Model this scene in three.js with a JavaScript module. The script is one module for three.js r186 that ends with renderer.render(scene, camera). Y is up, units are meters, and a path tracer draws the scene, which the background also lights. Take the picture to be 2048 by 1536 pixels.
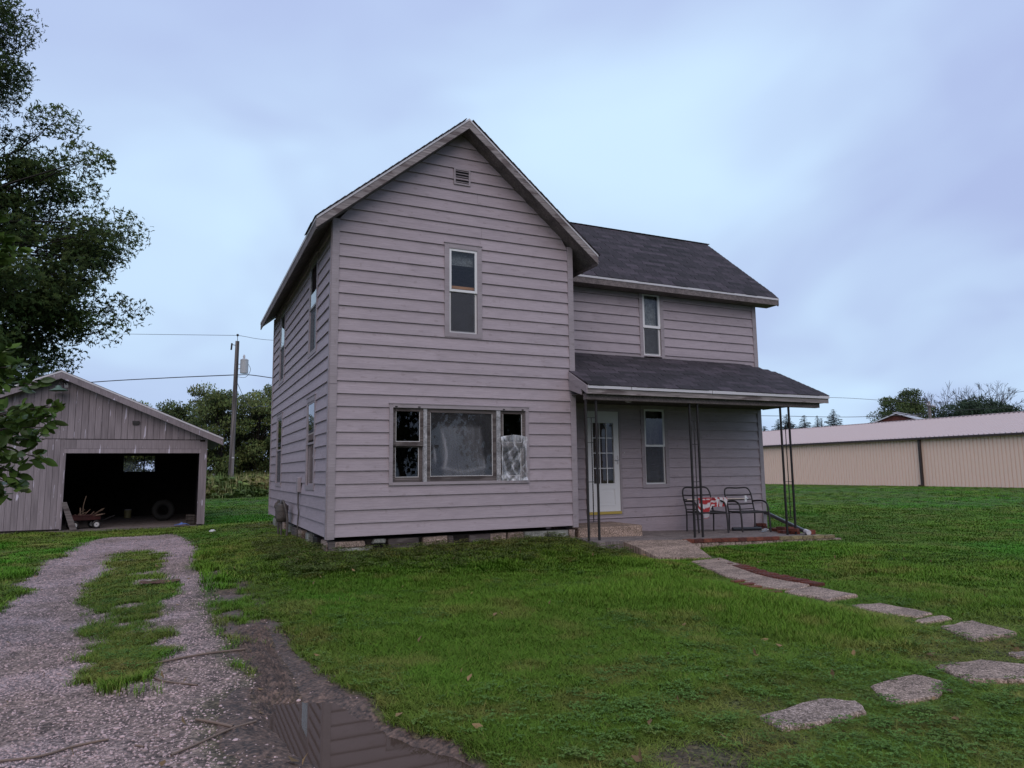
import * as THREE from 'three';
import { mergeGeometries } from 'three/addons/utils/BufferGeometryUtils.js';
import { RoundedBoxGeometry } from 'three/addons/geometries/RoundedBoxGeometry.js';

// ---------- seeded random and noise ----------
let seed = 7;
const rnd = () => { seed = (seed + 0x6D2B79F5) | 0; let t = Math.imul(seed ^ (seed >>> 15), 1 | seed); t = (t + Math.imul(t ^ (t >>> 7), 61 | t)) ^ t; return ((t ^ (t >>> 14)) >>> 0) / 4294967296; };
const rr = (a, b) => a + (b - a) * rnd();
const hash = (x, y) => { let h = Math.imul(x | 0, 374761393) + Math.imul(y | 0, 668265263); h = Math.imul(h ^ (h >>> 13), 1274126177); return ((h ^ (h >>> 16)) >>> 0) / 4294967296; };
function vn(x, y, p) {                                     // value noise, period p if given
  const xi = Math.floor(x), yi = Math.floor(y); let fx = x - xi, fy = y - yi; fx = fx * fx * (3 - 2 * fx); fy = fy * fy * (3 - 2 * fy);
  const m = p ? (v, q) => ((v % q) + q) % q : v => v, px = p ? p[0] : 0, py = p ? p[1] : 0;
  const a = hash(m(xi, px), m(yi, py)), b = hash(m(xi + 1, px), m(yi, py)), c = hash(m(xi, px), m(yi + 1, py)), d = hash(m(xi + 1, px), m(yi + 1, py));
  return a + (b - a) * fx + (c - a) * fy + (a - b - c + d) * fx * fy;
}
function fbm(x, y, o = 4, p) { let s = 0, a = 0.5, t = 0; for (let i = 0; i < o; i++) { s += a * vn(x, y, p); t += a; a *= 0.5; x *= 2; y *= 2; if (p) p = [p[0] * 2, p[1] * 2]; } return s / t; }
const ss = (a, b, x) => { const t = Math.min(1, Math.max(0, (x - a) / (b - a))); return t * t * (3 - 2 * t); };
const lerp = (a, b, t) => a + (b - a) * t;

// ---------- camera, sky, sun, exposure ----------
const scene = new THREE.Scene();
const camera = new THREE.PerspectiveCamera(57.25, 4 / 3, 0.1, 2000);
const EYE = new THREE.Vector3(0, 1.5, 0), FOC = 1407;
const CR = [[0.906009, -0.012374, 0.423078], [-0.041019, 0.992301, 0.116862], [-0.421267, -0.123232, 0.898525]];   // camera right, up, back in the house's axes
{ // columns: X = rows of the calibration (camera -> house axes)
  const right = new THREE.Vector3(0.906009, -0.012374, 0.423078), up = new THREE.Vector3(-0.041019, 0.992301, 0.116862), back = new THREE.Vector3(-0.421267, -0.123232, 0.898525);
  camera.quaternion.setFromRotationMatrix(new THREE.Matrix4().makeBasis(right, up, back));
  camera.position.copy(EYE);
}
function ray(px, py) {
  const a = px - 1024, b = -(py - 768), c = -FOC, v = new THREE.Vector3(CR[0][0] * a + CR[1][0] * b + CR[2][0] * c, CR[0][1] * a + CR[1][1] * b + CR[2][1] * c, CR[0][2] * a + CR[1][2] * b + CR[2][2] * c);
  return v.multiplyScalar(1 / FOC);                         // unit depth along the optical axis
}
const hit = (axis, val) => (px, py) => { const v = ray(px, py); return EYE.clone().addScaledVector(v, (val - EYE[axis]) / v[axis]); };
const atY = (px, py, y) => hit('y', y)(px, py), atZ = (px, py, z) => hit('z', z)(px, py), atX = (px, py, x) => hit('x', x)(px, py);
const atD = (px, py, d) => EYE.clone().addScaledVector(ray(px, py), d);

function makeSky() {                                        // overcast: soft grey-blue cloud sheets with paler gaps
  const W = 1024, H = 512, data = new Float32Array(W * H * 4);
  for (let j = 0; j < H; j++) for (let i = 0; i < W; i++) {
    const lat = ((j + 0.5) / H - 0.5) * Math.PI, lon = ((i + 0.5) / W - 0.5) * 2 * Math.PI;
    const x = Math.cos(lat) * Math.cos(lon), y = Math.sin(lat), z = Math.cos(lat) * Math.sin(lon);
    const k = 1 / (Math.max(y, -0.02) + 0.28), u = x * k, v = z * k;
    const wx = fbm(u * 1.3 + 9, v * 1.3 + 4, 3) - 0.5, wy = fbm(u * 1.3 + 31, v * 1.3 + 17, 3) - 0.5;
    let c = fbm(u * 1.382 + wx * 1.1 + 6.287, v * 1.382 + wy * 1.1 + 9.466, 5);
    c = ss(0.2, 0.86, c);
    const fine = fbm(u * 5 + wx * 3, v * 5 + wy * 3, 4) - 0.5;
    c = Math.min(1, Math.max(0, c + fine * 0.2));
    const up = ss(0, 0.8, y);
    // deep (thick cloud) .. pale (thin cloud)
    const a = [0.40, 0.485, 0.75], b = [0.575, 0.765, 0.965];
    const o = (j * W + i) * 4;
    for (let q = 0; q < 3; q++) data[o + q] = lerp(a[q], b[q], c) * lerp(0.98, 1.04, up);
    data[o + 3] = 1;
  }
  const t = new THREE.DataTexture(data, W, H, THREE.RGBAFormat, THREE.FloatType);
  t.mapping = THREE.EquirectangularReflectionMapping; t.magFilter = t.minFilter = THREE.LinearFilter; t.wrapS = THREE.RepeatWrapping; t.needsUpdate = true;
  return t;
}
scene.background = makeSky(); scene.environment = scene.background;
const sun = new THREE.DirectionalLight(new THREE.Color(1, 0.85, 0.74), 1.4);
sun.position.set(-9, 24, 16); sun.target.position.set(4, 0, -12); scene.add(sun, sun.target);
sun.castShadow = true; sun.shadow.radius = 120; sun.shadow.mapSize.set(2048, 2048);
Object.assign(sun.shadow.camera, { left: -40, right: 40, top: 40, bottom: -40, near: 1, far: 120 });
const renderer = new THREE.WebGLRenderer({ antialias: true });
renderer.setSize(1024, 768); renderer.toneMapping = THREE.LinearToneMapping; renderer.toneMappingExposure = 1.1; renderer.shadowMap.enabled = true;

// ---------- helpers ----------
const taken = {};
function numbered(n) { taken[n] = (taken[n] ?? -1) + 1; return taken[n] ? n + '_' + String(taken[n]).padStart(3, '0') : n; }
function tag(o, label, category, group) { o.userData.label = label; o.userData.category = category; if (group) o.userData.group = group; return o; }
function thing(name, label, category, pos = [0, 0, 0], turn = 0, group) {
  const o = new THREE.Group(); o.name = numbered(name); o.position.set(...pos); o.rotation.y = turn; scene.add(o); return tag(o, label, category, group);
}
function mesh(name, g, m, parent) {
  if (Array.isArray(g)) { const idx = g.some(q => !q.index); g = mergeGeometries(g.map(q => { const c = idx && q.index ? q.toNonIndexed() : q; for (const k of Object.keys(c.attributes)) if (!['position', 'normal', 'uv'].includes(k)) c.deleteAttribute(k); return c; })); }
  const o = new THREE.Mesh(g, m); o.name = parent ? name : numbered(name); o.castShadow = o.receiveShadow = true; (parent || scene).add(o); return o;
}
function struct(name, g, m) { const o = mesh(name, g, m); o.userData.kind = 'structure'; return o; }
function copyOf(o, label) { const c = o.clone(); c.name = numbered(o.name.replace(/_\d{3}$/, '')); c.userData = { ...o.userData }; if (label) c.userData.label = label; scene.add(c); return c; }
const uvBox = (g, w, h, d) => {                              // uv in metres on a box, u along the longer side
  const p = g.attributes.position, n = g.attributes.normal, uv = g.attributes.uv, ou = hash(Math.round(w * 997), Math.round(h * 991 + rnd() * 1e4)) * 7, ov = rnd() * 5;
  for (let i = 0; i < p.count; i++) {
    const ax = Math.abs(n.getX(i)), ay = Math.abs(n.getY(i)), az = Math.abs(n.getZ(i));
    const [a, b] = ax > ay && ax > az ? [p.getZ(i), p.getY(i)] : ay > az ? [p.getX(i), p.getZ(i)] : [p.getX(i), p.getY(i)];
    uv.setXY(i, a + ou, b + ov);
  } return g;
};
const box = (w, h, d, x = 0, y = 0, z = 0) => uvBox(new THREE.BoxGeometry(w, h, d).translate(x, y, z), w, h, d);
const bx = (x0, x1, y0, y1, z0, z1) => box(x1 - x0, y1 - y0, z1 - z0, (x0 + x1) / 2, (y0 + y1) / 2, (z0 + z1) / 2);
const rbox = (w, h, d, r, x = 0, y = 0, z = 0) => uvBox(new RoundedBoxGeometry(w, h, d, 1, r).translate(x, y, z), w, h, d);
const V = (x, y, z) => new THREE.Vector3(x, y, z);
function rod(a, b, r, n = 6, r2 = r) { const d = b.clone().sub(a), g = new THREE.CylinderGeometry(r2, r, d.length(), n); g.applyQuaternion(new THREE.Quaternion().setFromUnitVectors(V(0, 1, 0), d.clone().normalize())); const m = a.clone().add(b).multiplyScalar(0.5); return g.translate(m.x, m.y, m.z); }
const tube = (pts, r, n = 6, seg = 0) => new THREE.TubeGeometry(new THREE.CatmullRomCurve3(pts), seg || Math.max(4, pts.length * 5), r, n, false);
function bar(a, b, w, h) { const d = b.clone().sub(a), L = d.length(), g = box(w, h, L); g.applyMatrix4(new THREE.Matrix4().lookAt(b, a, V(0, 1, 0)).setPosition(0, 0, 0)); const m = a.clone().add(b).multiplyScalar(0.5); return g.translate(m.x, m.y, m.z); }
function polyGeo(corners, n) {                               // solid from two parallel quads (8 corners: front 4 ccw, back 4)
  const p = [], uv = [], q = (a, b, c, d) => { for (const k of [a, b, c, a, c, d]) { p.push(...corners[k]); uv.push(corners[k][n?.[0] ?? 0], corners[k][n?.[1] ?? 1]); } };
  q(0, 1, 2, 3); q(5, 4, 7, 6); q(4, 5, 1, 0); q(1, 5, 6, 2); q(3, 2, 6, 7); q(4, 0, 3, 7);
  const g = new THREE.BufferGeometry(); g.setAttribute('position', new THREE.Float32BufferAttribute(p, 3)); g.setAttribute('uv', new THREE.Float32BufferAttribute(uv, 2)); g.computeVertexNormals(); return g;
}
function tex(w, h, fn, srgb = true) {
  const d = new Uint8Array(w * h * 4);
  for (let j = 0; j < h; j++) for (let i = 0; i < w; i++) { const c = fn(i / w, j / h, i, j), o = (j * w + i) * 4; if (Array.isArray(c)) { for (let k = 0; k < 3; k++) d[o + k] = Math.max(0, Math.min(255, c[k] * 255)); d[o + 3] = c.length > 3 ? Math.max(0, Math.min(255, c[3] * 255)) : 255; } else { d[o] = d[o + 1] = d[o + 2] = Math.max(0, Math.min(255, c * 255)); d[o + 3] = 255; } }
  const t = new THREE.DataTexture(d, w, h, THREE.RGBAFormat, THREE.UnsignedByteType); t.magFilter = THREE.LinearFilter; t.minFilter = THREE.LinearFilter; t.wrapS = t.wrapT = THREE.RepeatWrapping; if (srgb) t.colorSpace = THREE.SRGBColorSpace; t.needsUpdate = true; return t;
}
const rep = (t, u, v) => { const c = t.clone(); c.repeat.set(u, v); c.needsUpdate = true; return c; };
const lin = (r, g, b) => new THREE.Color().setRGB(r, g, b);
const std = (color, rough = 0.8, o = {}) => new THREE.MeshStandardMaterial({ color, roughness: rough, side: THREE.DoubleSide, ...o });
const phys = (color, rough, o = {}) => new THREE.MeshPhysicalMaterial({ color, roughness: rough, side: THREE.DoubleSide, ...o });

// ---------- textures and materials ----------
const tSiding = tex(1024, 512, (u, v) => {                    // embossed wood grain along u, 2 m x 1 m
  const g = fbm(u * 12, v * 150, 3, [12, 150]), s = fbm(u * 5, v * 6, 4, [5, 6]), k = fbm(u * 40, v * 256, 2, [40, 256]);
  const st = ss(0.72, 0.8, fbm(u * 18 + 3, v * 14, 4, [18, 14])) * 0.05; const q = 0.88 + (g - 0.5) * 0.11 + (s - 0.5) * 0.1 + (k - 0.5) * 0.06;
  return [q - st, q - st * 1.1, q - st * 1.2];
});
tSiding.repeat.set(0.5, 1);
const tSidingB = tex(1024, 512, (u, v) => 0.5 + (fbm(u * 12, v * 150, 3, [12, 150]) - 0.5) * 0.9 + (fbm(u * 60, v * 256, 2, [60, 256]) - 0.5) * 0.3, false); tSidingB.repeat.set(0.5, 1);
const tPlank = tex(512, 1024, (u, v) => {                     // vertical planks: grain along v, paint flaked to grey wood in patches
  const g = fbm(u * 120, v * 8, 3, [120, 8]), f = fbm(u * 10 + 2, v * 4 + 1, 5, [10, 4]), f2 = fbm(u * 34 + 5, v * 7, 4, [34, 7]);
  const fl = ss(0.69, 0.7, f * 0.55 + f2 * 0.45), q = 0.84 + (g - 0.5) * 0.26 + (fbm(u * 4, v * 3, 3, [4, 3]) - 0.5) * 0.16;
  return [lerp(q, 1.25, fl), lerp(q, 1.3, fl), lerp(q, 1.38, fl)].map(c => c * 0.74);
}); 
const tWeather = tex(512, 256, (u, v) => { const g = fbm(u * 10, v * 80, 4, [10, 80]), f = fbm(u * 9, v * 7, 5, [9, 7]); const fl = ss(0.52, 0.66, f) * 0.6; const q = 0.72 + (g - 0.5) * 0.5; return [lerp(q, 0.42 + (g - 0.5) * 0.4, fl), lerp(q, 0.38 + (g - 0.5) * 0.4, fl), lerp(q, 0.38 + (g - 0.5) * 0.4, fl)]; });
const tGrain = tex(512, 512, (u, v) => { const a = fbm(u * 64, v * 64, 3, [64, 64]), b = fbm(u * 9, v * 9, 4, [9, 9]); return 0.72 + (a - 0.5) * 0.42 + (b - 0.5) * 0.3; });
const tGrainB = tex(512, 512, (u, v) => fbm(u * 90, v * 90, 3, [90, 90]), false);
const tSoil = tex(1024, 1024, (u, v) => { const a = fbm(u * 128, v * 128, 3, [128, 128]), b = fbm(u * 24, v * 24, 4, [24, 24]), c = hash(Math.floor(u * 1024), Math.floor(v * 1024)); return 0.66 + (a - 0.5) * 0.8 + (b - 0.5) * 0.35 + (c - 0.5) * 0.2; });
const tSoilB = tex(1024, 1024, (u, v) => fbm(u * 128, v * 128, 4, [128, 128]), false);
const tAgg = tex(512, 512, (u, v) => {                        // exposed aggregate concrete
  const a = fbm(u * 100, v * 100, 2, [100, 100]), b = fbm(u * 60 + 9, v * 60, 2, [60, 60]), c = fbm(u * 5, v * 5, 4, [5, 5]); const s = ss(0.55, 0.7, a) * 0.5 - ss(0.58, 0.7, b) * 0.4; const q = 0.64 + s * 0.55 + (c - 0.5) * 0.3; return [q + 0.02, q, q - 0.03 + (a - 0.5) * 0.06];
});
const tAggB = tex(512, 512, (u, v) => fbm(u * 100, v * 100, 2, [100, 100]), false);
const tBark = tex(256, 512, (u, v) => { const a = fbm(u * 24, v * 6, 4, [24, 6]); return 0.6 + (a - 0.5) * 0.9; });
tWeather.repeat.set(0.31, 1.7); tAgg.repeat.set(1.4, 1.4); tAggB.repeat.set(1.4, 1.4);

const SID = [1, 0.97, 1.03, 0.985, 1.015].map(k => std(lin(0.425 * k, 0.35 * k, 0.385 * k), 0.62, { map: tSiding, bumpMap: tSidingB, bumpScale: 0.0016 }));
const TRIM = std(lin(0.365, 0.31, 0.335), 0.6, { map: tSiding });
const CASING = std(lin(0.365, 0.31, 0.335), 0.62, { map: tSiding });
const SOFFIT = std(lin(0.26, 0.21, 0.21), 0.8, { map: tGrain });
const FASCIA = std(lin(0.44, 0.38, 0.38), 0.85, { map: tWeather });
const METAL = std(lin(0.5, 0.48, 0.51), 0.5);
const SHEATH = std(lin(0.1, 0.075, 0.065), 0.9, { map: tGrain });
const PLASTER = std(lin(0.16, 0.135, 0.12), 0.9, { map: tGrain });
const GLASS = phys(lin(0.8, 0.84, 0.84), 0.015, { transmission: 1, ior: 1.52, thickness: 0 });
const SCREEN = std(lin(0.06, 0.06, 0.07), 0.7, { transparent: true, opacity: 0.62 });
const VINYL = std(lin(0.56, 0.54, 0.56), 0.5, { map: tGrain });
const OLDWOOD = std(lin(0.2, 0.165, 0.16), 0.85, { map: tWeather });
const PUTTY = std(lin(0.52, 0.5, 0.5), 0.8);
const WHITE = std(lin(0.62, 0.61, 0.62), 0.5);
const BLACKIRON = std(lin(0.022, 0.019, 0.02), 0.5, { metalness: 0.3 });
const IRONRUST = std(lin(0.026, 0.02, 0.02), 0.7, { map: tGrain });
const SHING = [0, 1, 2, 3, 4].map(i => std(lin(0.058, 0.043, 0.056).multiplyScalar([1, 0.84, 1.14, 0.92, 1.08][i]), 0.92, { vertexColors: true, map: rep(tGrain, 2, 2), bumpMap: rep(tGrainB, 2, 2), bumpScale: 0.002 }));
const DECK = std(lin(0.046, 0.035, 0.044), 0.92, { map: rep(tGrain, 2, 2) });
const CONC = std(lin(0.58, 0.44, 0.38), 0.9, { map: tAgg, bumpMap: tAggB, bumpScale: 0.004 });
const CONC2 = std(lin(0.33, 0.265, 0.25), 0.9, { map: tGrain, bumpMap: tGrainB, bumpScale: 0.003 });
const STONE = std(lin(0.56, 0.44, 0.4), 0.9, { map: tAgg, bumpMap: tAggB, bumpScale: 0.006 });
const STONEW = std(lin(0.46, 0.46, 0.42), 0.9, { map: tGrain, bumpMap: tGrainB, bumpScale: 0.006 });
const BRICK = [[0.25, 0.062, 0.035], [0.2, 0.05, 0.03], [0.29, 0.085, 0.05], [0.14, 0.04, 0.03]].map(c => std(lin(...c), 0.9, { map: tGrain, bumpMap: tGrainB, bumpScale: 0.003 }));
const BRICKY = [[0.42, 0.33, 0.17], [0.36, 0.28, 0.15]].map(c => std(lin(...c), 0.9, { map: tGrain, bumpMap: tGrainB, bumpScale: 0.003 }));
const BARK = std(lin(0.1, 0.075, 0.06), 0.95, { map: tBark });
const PLANK = [1, 0.93, 1.06, 0.97].map(k => std(lin(0.62 * k, 0.52 * k, 0.57 * k), 0.85, { map: tPlank, bumpMap: tGrainB, bumpScale: 0.001 }));

// ---------- terrain ----------
const WATER_Y = -0.045;
const pud = [[562, 1413], [640, 1411], [720, 1452], [800, 1492], [868, 1512], [930, 1545], [1010, 1640], [760, 1760], [560, 1660], [648, 1580], [640, 1530], [590, 1500], [552, 1450]].map(p => { const v = atY(...p, WATER_Y); return [v.x, v.z]; });
function polySD(poly, x, z) {                                // signed distance, negative inside
  let d = 1e9, s = 1; for (let i = 0, j = poly.length - 1; i < poly.length; j = i++) {
    const [ax, ay] = poly[i], [bx_, by] = poly[j], ex = bx_ - ax, ey = by - ay, wx = x - ax, wy = z - ay, t = Math.min(1, Math.max(0, (wx * ex + wy * ey) / (ex * ex + ey * ey)));
    d = Math.min(d, (wx - ex * t) ** 2 + (wy - ey * t) ** 2);
    const c1 = z >= ay, c2 = z < by, c3 = ex * wy > ey * wx; if ((c1 && c2 && c3) || (!c1 && !c2 && !c3)) s = -s;
  } return s * Math.sqrt(d);
}
const HX0 = 2.08, HX1 = 6.48, ZF = -11.16, ZR = -12.388, ZB = -18.95, WX1 = 12.17, SB = 0.525, CRS = 0.2032;
const GZ = -21.8, GX0 = -6.5, GX1 = 0.62, GZB = -28.7;
const rectD = (x, z, x0, x1, z0, z1) => Math.hypot(Math.max(x0 - x, 0, x - x1), Math.max(z0 - z, 0, z - z1));
function T(x, z) {
  let y = 0.09 * ss(-8, -20, z) + 0.08 * ss(17, 40, x) + 0.05 * ss(2, 6, x) * ss(-3.5, -8, z);
  const d = rectD(x, z, 2.1, 5.7, -19, -11.3); y += (0.3 - 0.09 * ss(-8, -20, z)) * Math.exp(-((d / 1.5) ** 2));
  const m = ss(-22, -20, z) ; y += (fbm(x * 0.6 + 50, z * 0.6 + 80, 3) - 0.5) * 0.07 * m + (fbm(x * 4 + 9, z * 4 + 8, 3) - 0.5) * 0.022 * m * ss(30, 14, Math.hypot(x, z));
  y -= 0.035 * ss(0.35, 0.9, x) * ss(1.6, 0.9, x) * ss(-9, -6, z);
  if (x > -1 && x < 3 && z > -7 && z < -1) { const s = polySD(pud, x, z) + (fbm(x * 5 + 3, z * 5 + 1, 4) - 0.5) * 0.16; y = lerp(y, WATER_Y - 0.05, ss(0.22, -0.16, s)); }
  return y;
}
// driveway: left and right edges, grassy middle strip
const lut = (tab, z) => { if (z >= tab[0][0]) return tab[0][1]; for (let i = 1; i < tab.length; i++) if (z >= tab[i][0]) return lerp(tab[i - 1][1], tab[i][1], (z - tab[i - 1][0]) / (tab[i][0] - tab[i - 1][0])); return tab[tab.length - 1][1]; };
const dL = [[-6, -3.2], [-8, -2.3], [-10, -1.8], [-13, -2.02], [-15.5, -2.05], [-17.5, -1.9], [-19.2, -1.55]];
const dR = [[-2, 0.55], [-5, 0.6], [-6.6, 0.48], [-9, 0.42], [-12, 0.32], [-15.2, 0.42], [-17.5, 0.2], [-19.2, -0.1]];
const mL = [[-5.8, -0.5], [-7.3, -0.6], [-9, -0.8], [-11, -1.03], [-14.6, -0.95]], mR = [[-5.8, -0.2], [-7, -0.12], [-9.5, -0.12], [-11, -0.2], [-14.6, -0.3]];
const edge = (x, z, k = 1) => (fbm(x * 1.7 + 11, z * 1.7 + 5, 4) - 0.5) * 0.7 * k + (fbm(x * 7 + 2, z * 7 + 7, 3) - 0.5) * 0.25 * k;
function zones(x, z) {                                       // shares of gravel, mud, lawn and how bare the lawn is
  const e = edge(x, z);
  const inD = Math.min(ss(-0.15, 0.15, x - lut(dL, z) + e * 0.7), ss(0.12, -0.12, x - lut(dR, z) + e * 0.35), ss(-19.4, -18.9, z + e * 0.5));
  let mid = Math.min(ss(-0.12, 0.12, x - lut(mL, z) + e * 0.7), ss(0.12, -0.12, x - lut(mR, z) + e * 0.7), ss(-15.6, -14.8, z + e), ss(-5.9, -6.6, z + e * 2));
  mid = Math.max(mid * ss(0.38, 0.6, fbm(x * 2.2 + 4, z * 2.2 + 40, 3) + 0.16 * ss(-7.5, -10, z)), 0);
  let gravel = inD * (1 - mid);
  const mudEdge = 0.7 + 0.2 * ss(-12, -9.5, z) + 0.12 * ss(-8, -6, z) + 0.2 * ss(-5.8, -4.8, z), mud0 = lut(dR, z) - 0.02 - 0.32 * ss(-6, -4.8, z);
  let mud = Math.min(ss(-0.25, 0.2, x - mud0 + e * 0.6), ss(0.12, -0.12, x - mudEdge - e * 0.35), ss(-13.5, -10.5, z + e)) * lerp(ss(0.3, 0.6, fbm(x * 2.5 + 8, z * 1.6 + 3, 4)), 1, ss(-8.5, -6.5, z)) * 0.95;
  if (x > -1 && x < 3 && z > -7) mud = Math.max(mud, ss(0.2, 0.06, polySD(pud, x, z) + e * 0.25));
  const patch = (cx, cz, r, w = 1) => ss(r, r * 0.35, Math.hypot((x - cx) * w, z - cz) + e * 0.5);
  mud = Math.max(mud, patch(2.5, -3.05, 0.34) * 0.62, patch(3.35, -3.6, 0.3, 0.6) * 0.5);
  const shade = rectD(x, z, 2.1, 6.6, -19, -11.2), bare = Math.max(ss(1.9, 0.3, shade + e * 0.9) * 0.75, patch(6.4, -10.0, 0.7) * 0.6, ss(0.46, 0.68, fbm(x * 1.3 + 61, z * 1.9 + 23, 4)) * 0.95 * ss(-5.4, -3.6, z) * ss(1.4, 2.6, x), ss(-18.4, -19.6, z) * ss(1.0, 0.2, x) * ss(-4, -2.6, x) * 0.6, ss(0.4, 0.1, Math.abs(x - mudEdge - 0.1)) * ss(-14, -11, z) * 0.5, ss(-1.6, -2.3, x) * ss(-9, -11, z) * 0.7 * ss(0.35, 0.6, fbm(x * 1.5 + 9, z * 0.9, 3)));
  gravel *= 1 - mud * 0.9;
  const dirt = Math.max(ss(0.42, 0.66, fbm(x * 1.1 + 31, z * 1.1 + 17, 4)) * 0.85 * ss(-2.2, -1.2, x), ss(0.55, 0.1, Math.abs(x + 0.35)) * ss(-9, -6, z) * 0.7, ss(-0.25, 0.25, x) * ss(-14, -10, z) * 0.6);
  return { gravel, mud, bare, mid, dirt, lawn: (1 - mud) * (1 - inD * (1 - mid)) };
}
const covered = (x, z) => (x > HX0 - 0.02 && x < HX1 && z < ZF && z > ZB) || (x > 6.4 && x < WX1 && z < -10.28 && z > -16.6) || (x > GX0 && x < GX1 && z < GZ && z > GZB);
// ramp and step footprints keep the grass off
const rampPoly = [[6.9, -10.6], [8.28, -10.3], [7.95, -9.15], [6.88, -9.36]];
// ---------- path pieces (ground polygons) ----------
const G = (px, py, up = 0) => { let y = 0.03; for (let i = 0; i < 6; i++) { const v = atY(px, py, y); y = T(v.x, v.z) + up; } return atY(px, py, y); };
const pp = (pts) => pts.map(([a, b]) => { const v = G(a, b, 0.02); return [v.x, v.z]; });
const pathPieces = [
  pp([[1385, 1124], [1440, 1119], [1530, 1148], [1622, 1170], [1590, 1182], [1540, 1178], [1450, 1152]]),
  pp([[1572, 1186], [1625, 1176], [1712, 1194], [1655, 1203]]),
  pp([[1705, 1211], [1760, 1206], [1862, 1229], [1835, 1237], [1770, 1228]]),
  pp([[1832, 1243], [1885, 1232], [1900, 1237], [1850, 1247]]),
  pp([[1885, 1256], [1945, 1244], [2030, 1267], [1950, 1281]]),
  pp([[1876, 1336], [1960, 1323], [2080, 1335], [2090, 1362], [1940, 1364]]),
  pp([[1745, 1372], [1830, 1353], [1890, 1366], [1872, 1392], [1800, 1404], [1770, 1395]]),
  pp([[1525, 1435], [1640, 1400], [1710, 1405], [1728, 1425], [1660, 1440], [1565, 1456]]),
  pp([[2020, 1306], [2060, 1302], [2080, 1312], [2035, 1314]]),
];

// ---------- ground sheet ----------
function axis(list) { const out = []; for (const [a, b, s] of list) { const n = Math.max(1, Math.round((b - a) / s)); for (let i = 0; i < n; i++) out.push(a + (b - a) * i / n); } out.push(list[list.length - 1][1]); return out; }
function sheet(xs, zs, yf, cf) {
  const nx = xs.length, nz = zs.length, p = new Float32Array(nx * nz * 3), uv = new Float32Array(nx * nz * 2), c = cf ? new Float32Array(nx * nz * 3) : null, id = [];
  for (let j = 0; j < nz; j++) for (let i = 0; i < nx; i++) { const k = j * nx + i, x = xs[i], z = zs[j]; p.set([x, yf(x, z), z], k * 3); uv.set([x / 2.3, -z / 2.3], k * 2); if (c) c.set(cf(x, z), k * 3); }
  for (let j = 0; j < nz - 1; j++) for (let i = 0; i < nx - 1; i++) { const a = j * nx + i; id.push(a, a + nx, a + 1, a + 1, a + nx, a + nx + 1); }
  const g = new THREE.BufferGeometry(); g.setAttribute('position', new THREE.BufferAttribute(p, 3)); g.setAttribute('uv', new THREE.BufferAttribute(uv, 2)); if (c) g.setAttribute('color', new THREE.BufferAttribute(c, 3)); g.setIndex(id); g.computeVertexNormals(); return g;
}
function groundColor(x, z) {
  const far = Math.hypot(x, z), zn = far < 34 ? zones(x, z) : { gravel: 0, mud: 0, bare: 0 };
  const n = fbm(x * 0.9, z * 0.9, 4), n2 = fbm(x * 5 + 3, z * 5, 3), s = fbm(x * 0.22 + 7, z * 0.22 + 2, 3);
  const lush = [lerp(0.095, 0.13, s), lerp(0.17, 0.225, s) * lerp(0.85, 1.15, n), 0.016];   // thatch between the blades
  const bare = [0.13, 0.085, 0.05], gravel = [0.66, 0.5, 0.51].map(v => v * lerp(0.78, 1.12, n) * lerp(0.85, 1.1, n2)), mud = [0.2, 0.125, 0.09].map(v => v * lerp(0.75, 1.3, n2));
  let c = lush.map((v, k) => lerp(v, bare[k], Math.min(1, zn.bare * 0.8)));
  const dg = gravel.map((v, k) => lerp(v, [0.4, 0.28, 0.23][k], zn.dirt || 0)); c = c.map((v, k) => lerp(v, dg[k], zn.gravel)); c = c.map((v, k) => lerp(v, mud[k], zn.mud)); return c;
}
{
  const xs = axis([[-500, -60, 110], [-60, -14, 4], [-14, -4, 0.4], [-4, 5, 0.06], [5, 13, 0.12], [13, 40, 0.8], [40, 120, 8], [120, 600, 120]]);
  const zs = axis([[-700, -120, 140], [-120, -60, 8], [-60, -24, 0.9], [-24, -12, 0.14], [-12, -1.6, 0.06], [-1.6, 4, 0.3], [4, 60, 8]]);
  struct('ground', sheet(xs, zs, T, groundColor), std(0xffffff, 0.95, { vertexColors: true, map: tSoil, bumpMap: tSoilB, bumpScale: 0.012 }));
}
// wet mud with tyre tread beside the puddle: its own sheet, dipping under the ground at its outline
{
  const tread = (x, z) => {                                  // two tread bands of angled lugs running along the driveway edge
    let h = 0; const cx = 0.66 + (z + 6) * -0.03 + 0.02 * Math.sin(z * 2), u = x - cx;
    if (Math.abs(u) < 0.16) { const ph = (z * 15 + Math.abs(u) * 22) % 1; h = (ss(0.1, 0.3, (ph + 1) % 1) - ss(0.6, 0.8, (ph + 1) % 1)) * 0.022 * ss(0.16, 0.12, Math.abs(u)) - 0.012; }
    return h * ss(-8.2, -7, z) * ss(-4.6, -5.2, z);
  };
  const mz = (x, z) => zones(x, z).mud;
  const g = sheet(axis([[-0.4, 1.9, 0.017]]), axis([[-9.5, -2.2, 0.022]]), (x, z) => T(x, z) + tread(x, z) + (fbm(x * 14, z * 14, 4) - 0.5) * 0.014 + lerp(-0.05, 0.005, ss(0.4, 0.75, mz(x, z))), null);
  const m = std(lin(0.22, 0.135, 0.098), 0.62, { map: tSoil, bumpMap: tSoilB, bumpScale: 0.006 }); struct('mud', g, m);
}
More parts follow.
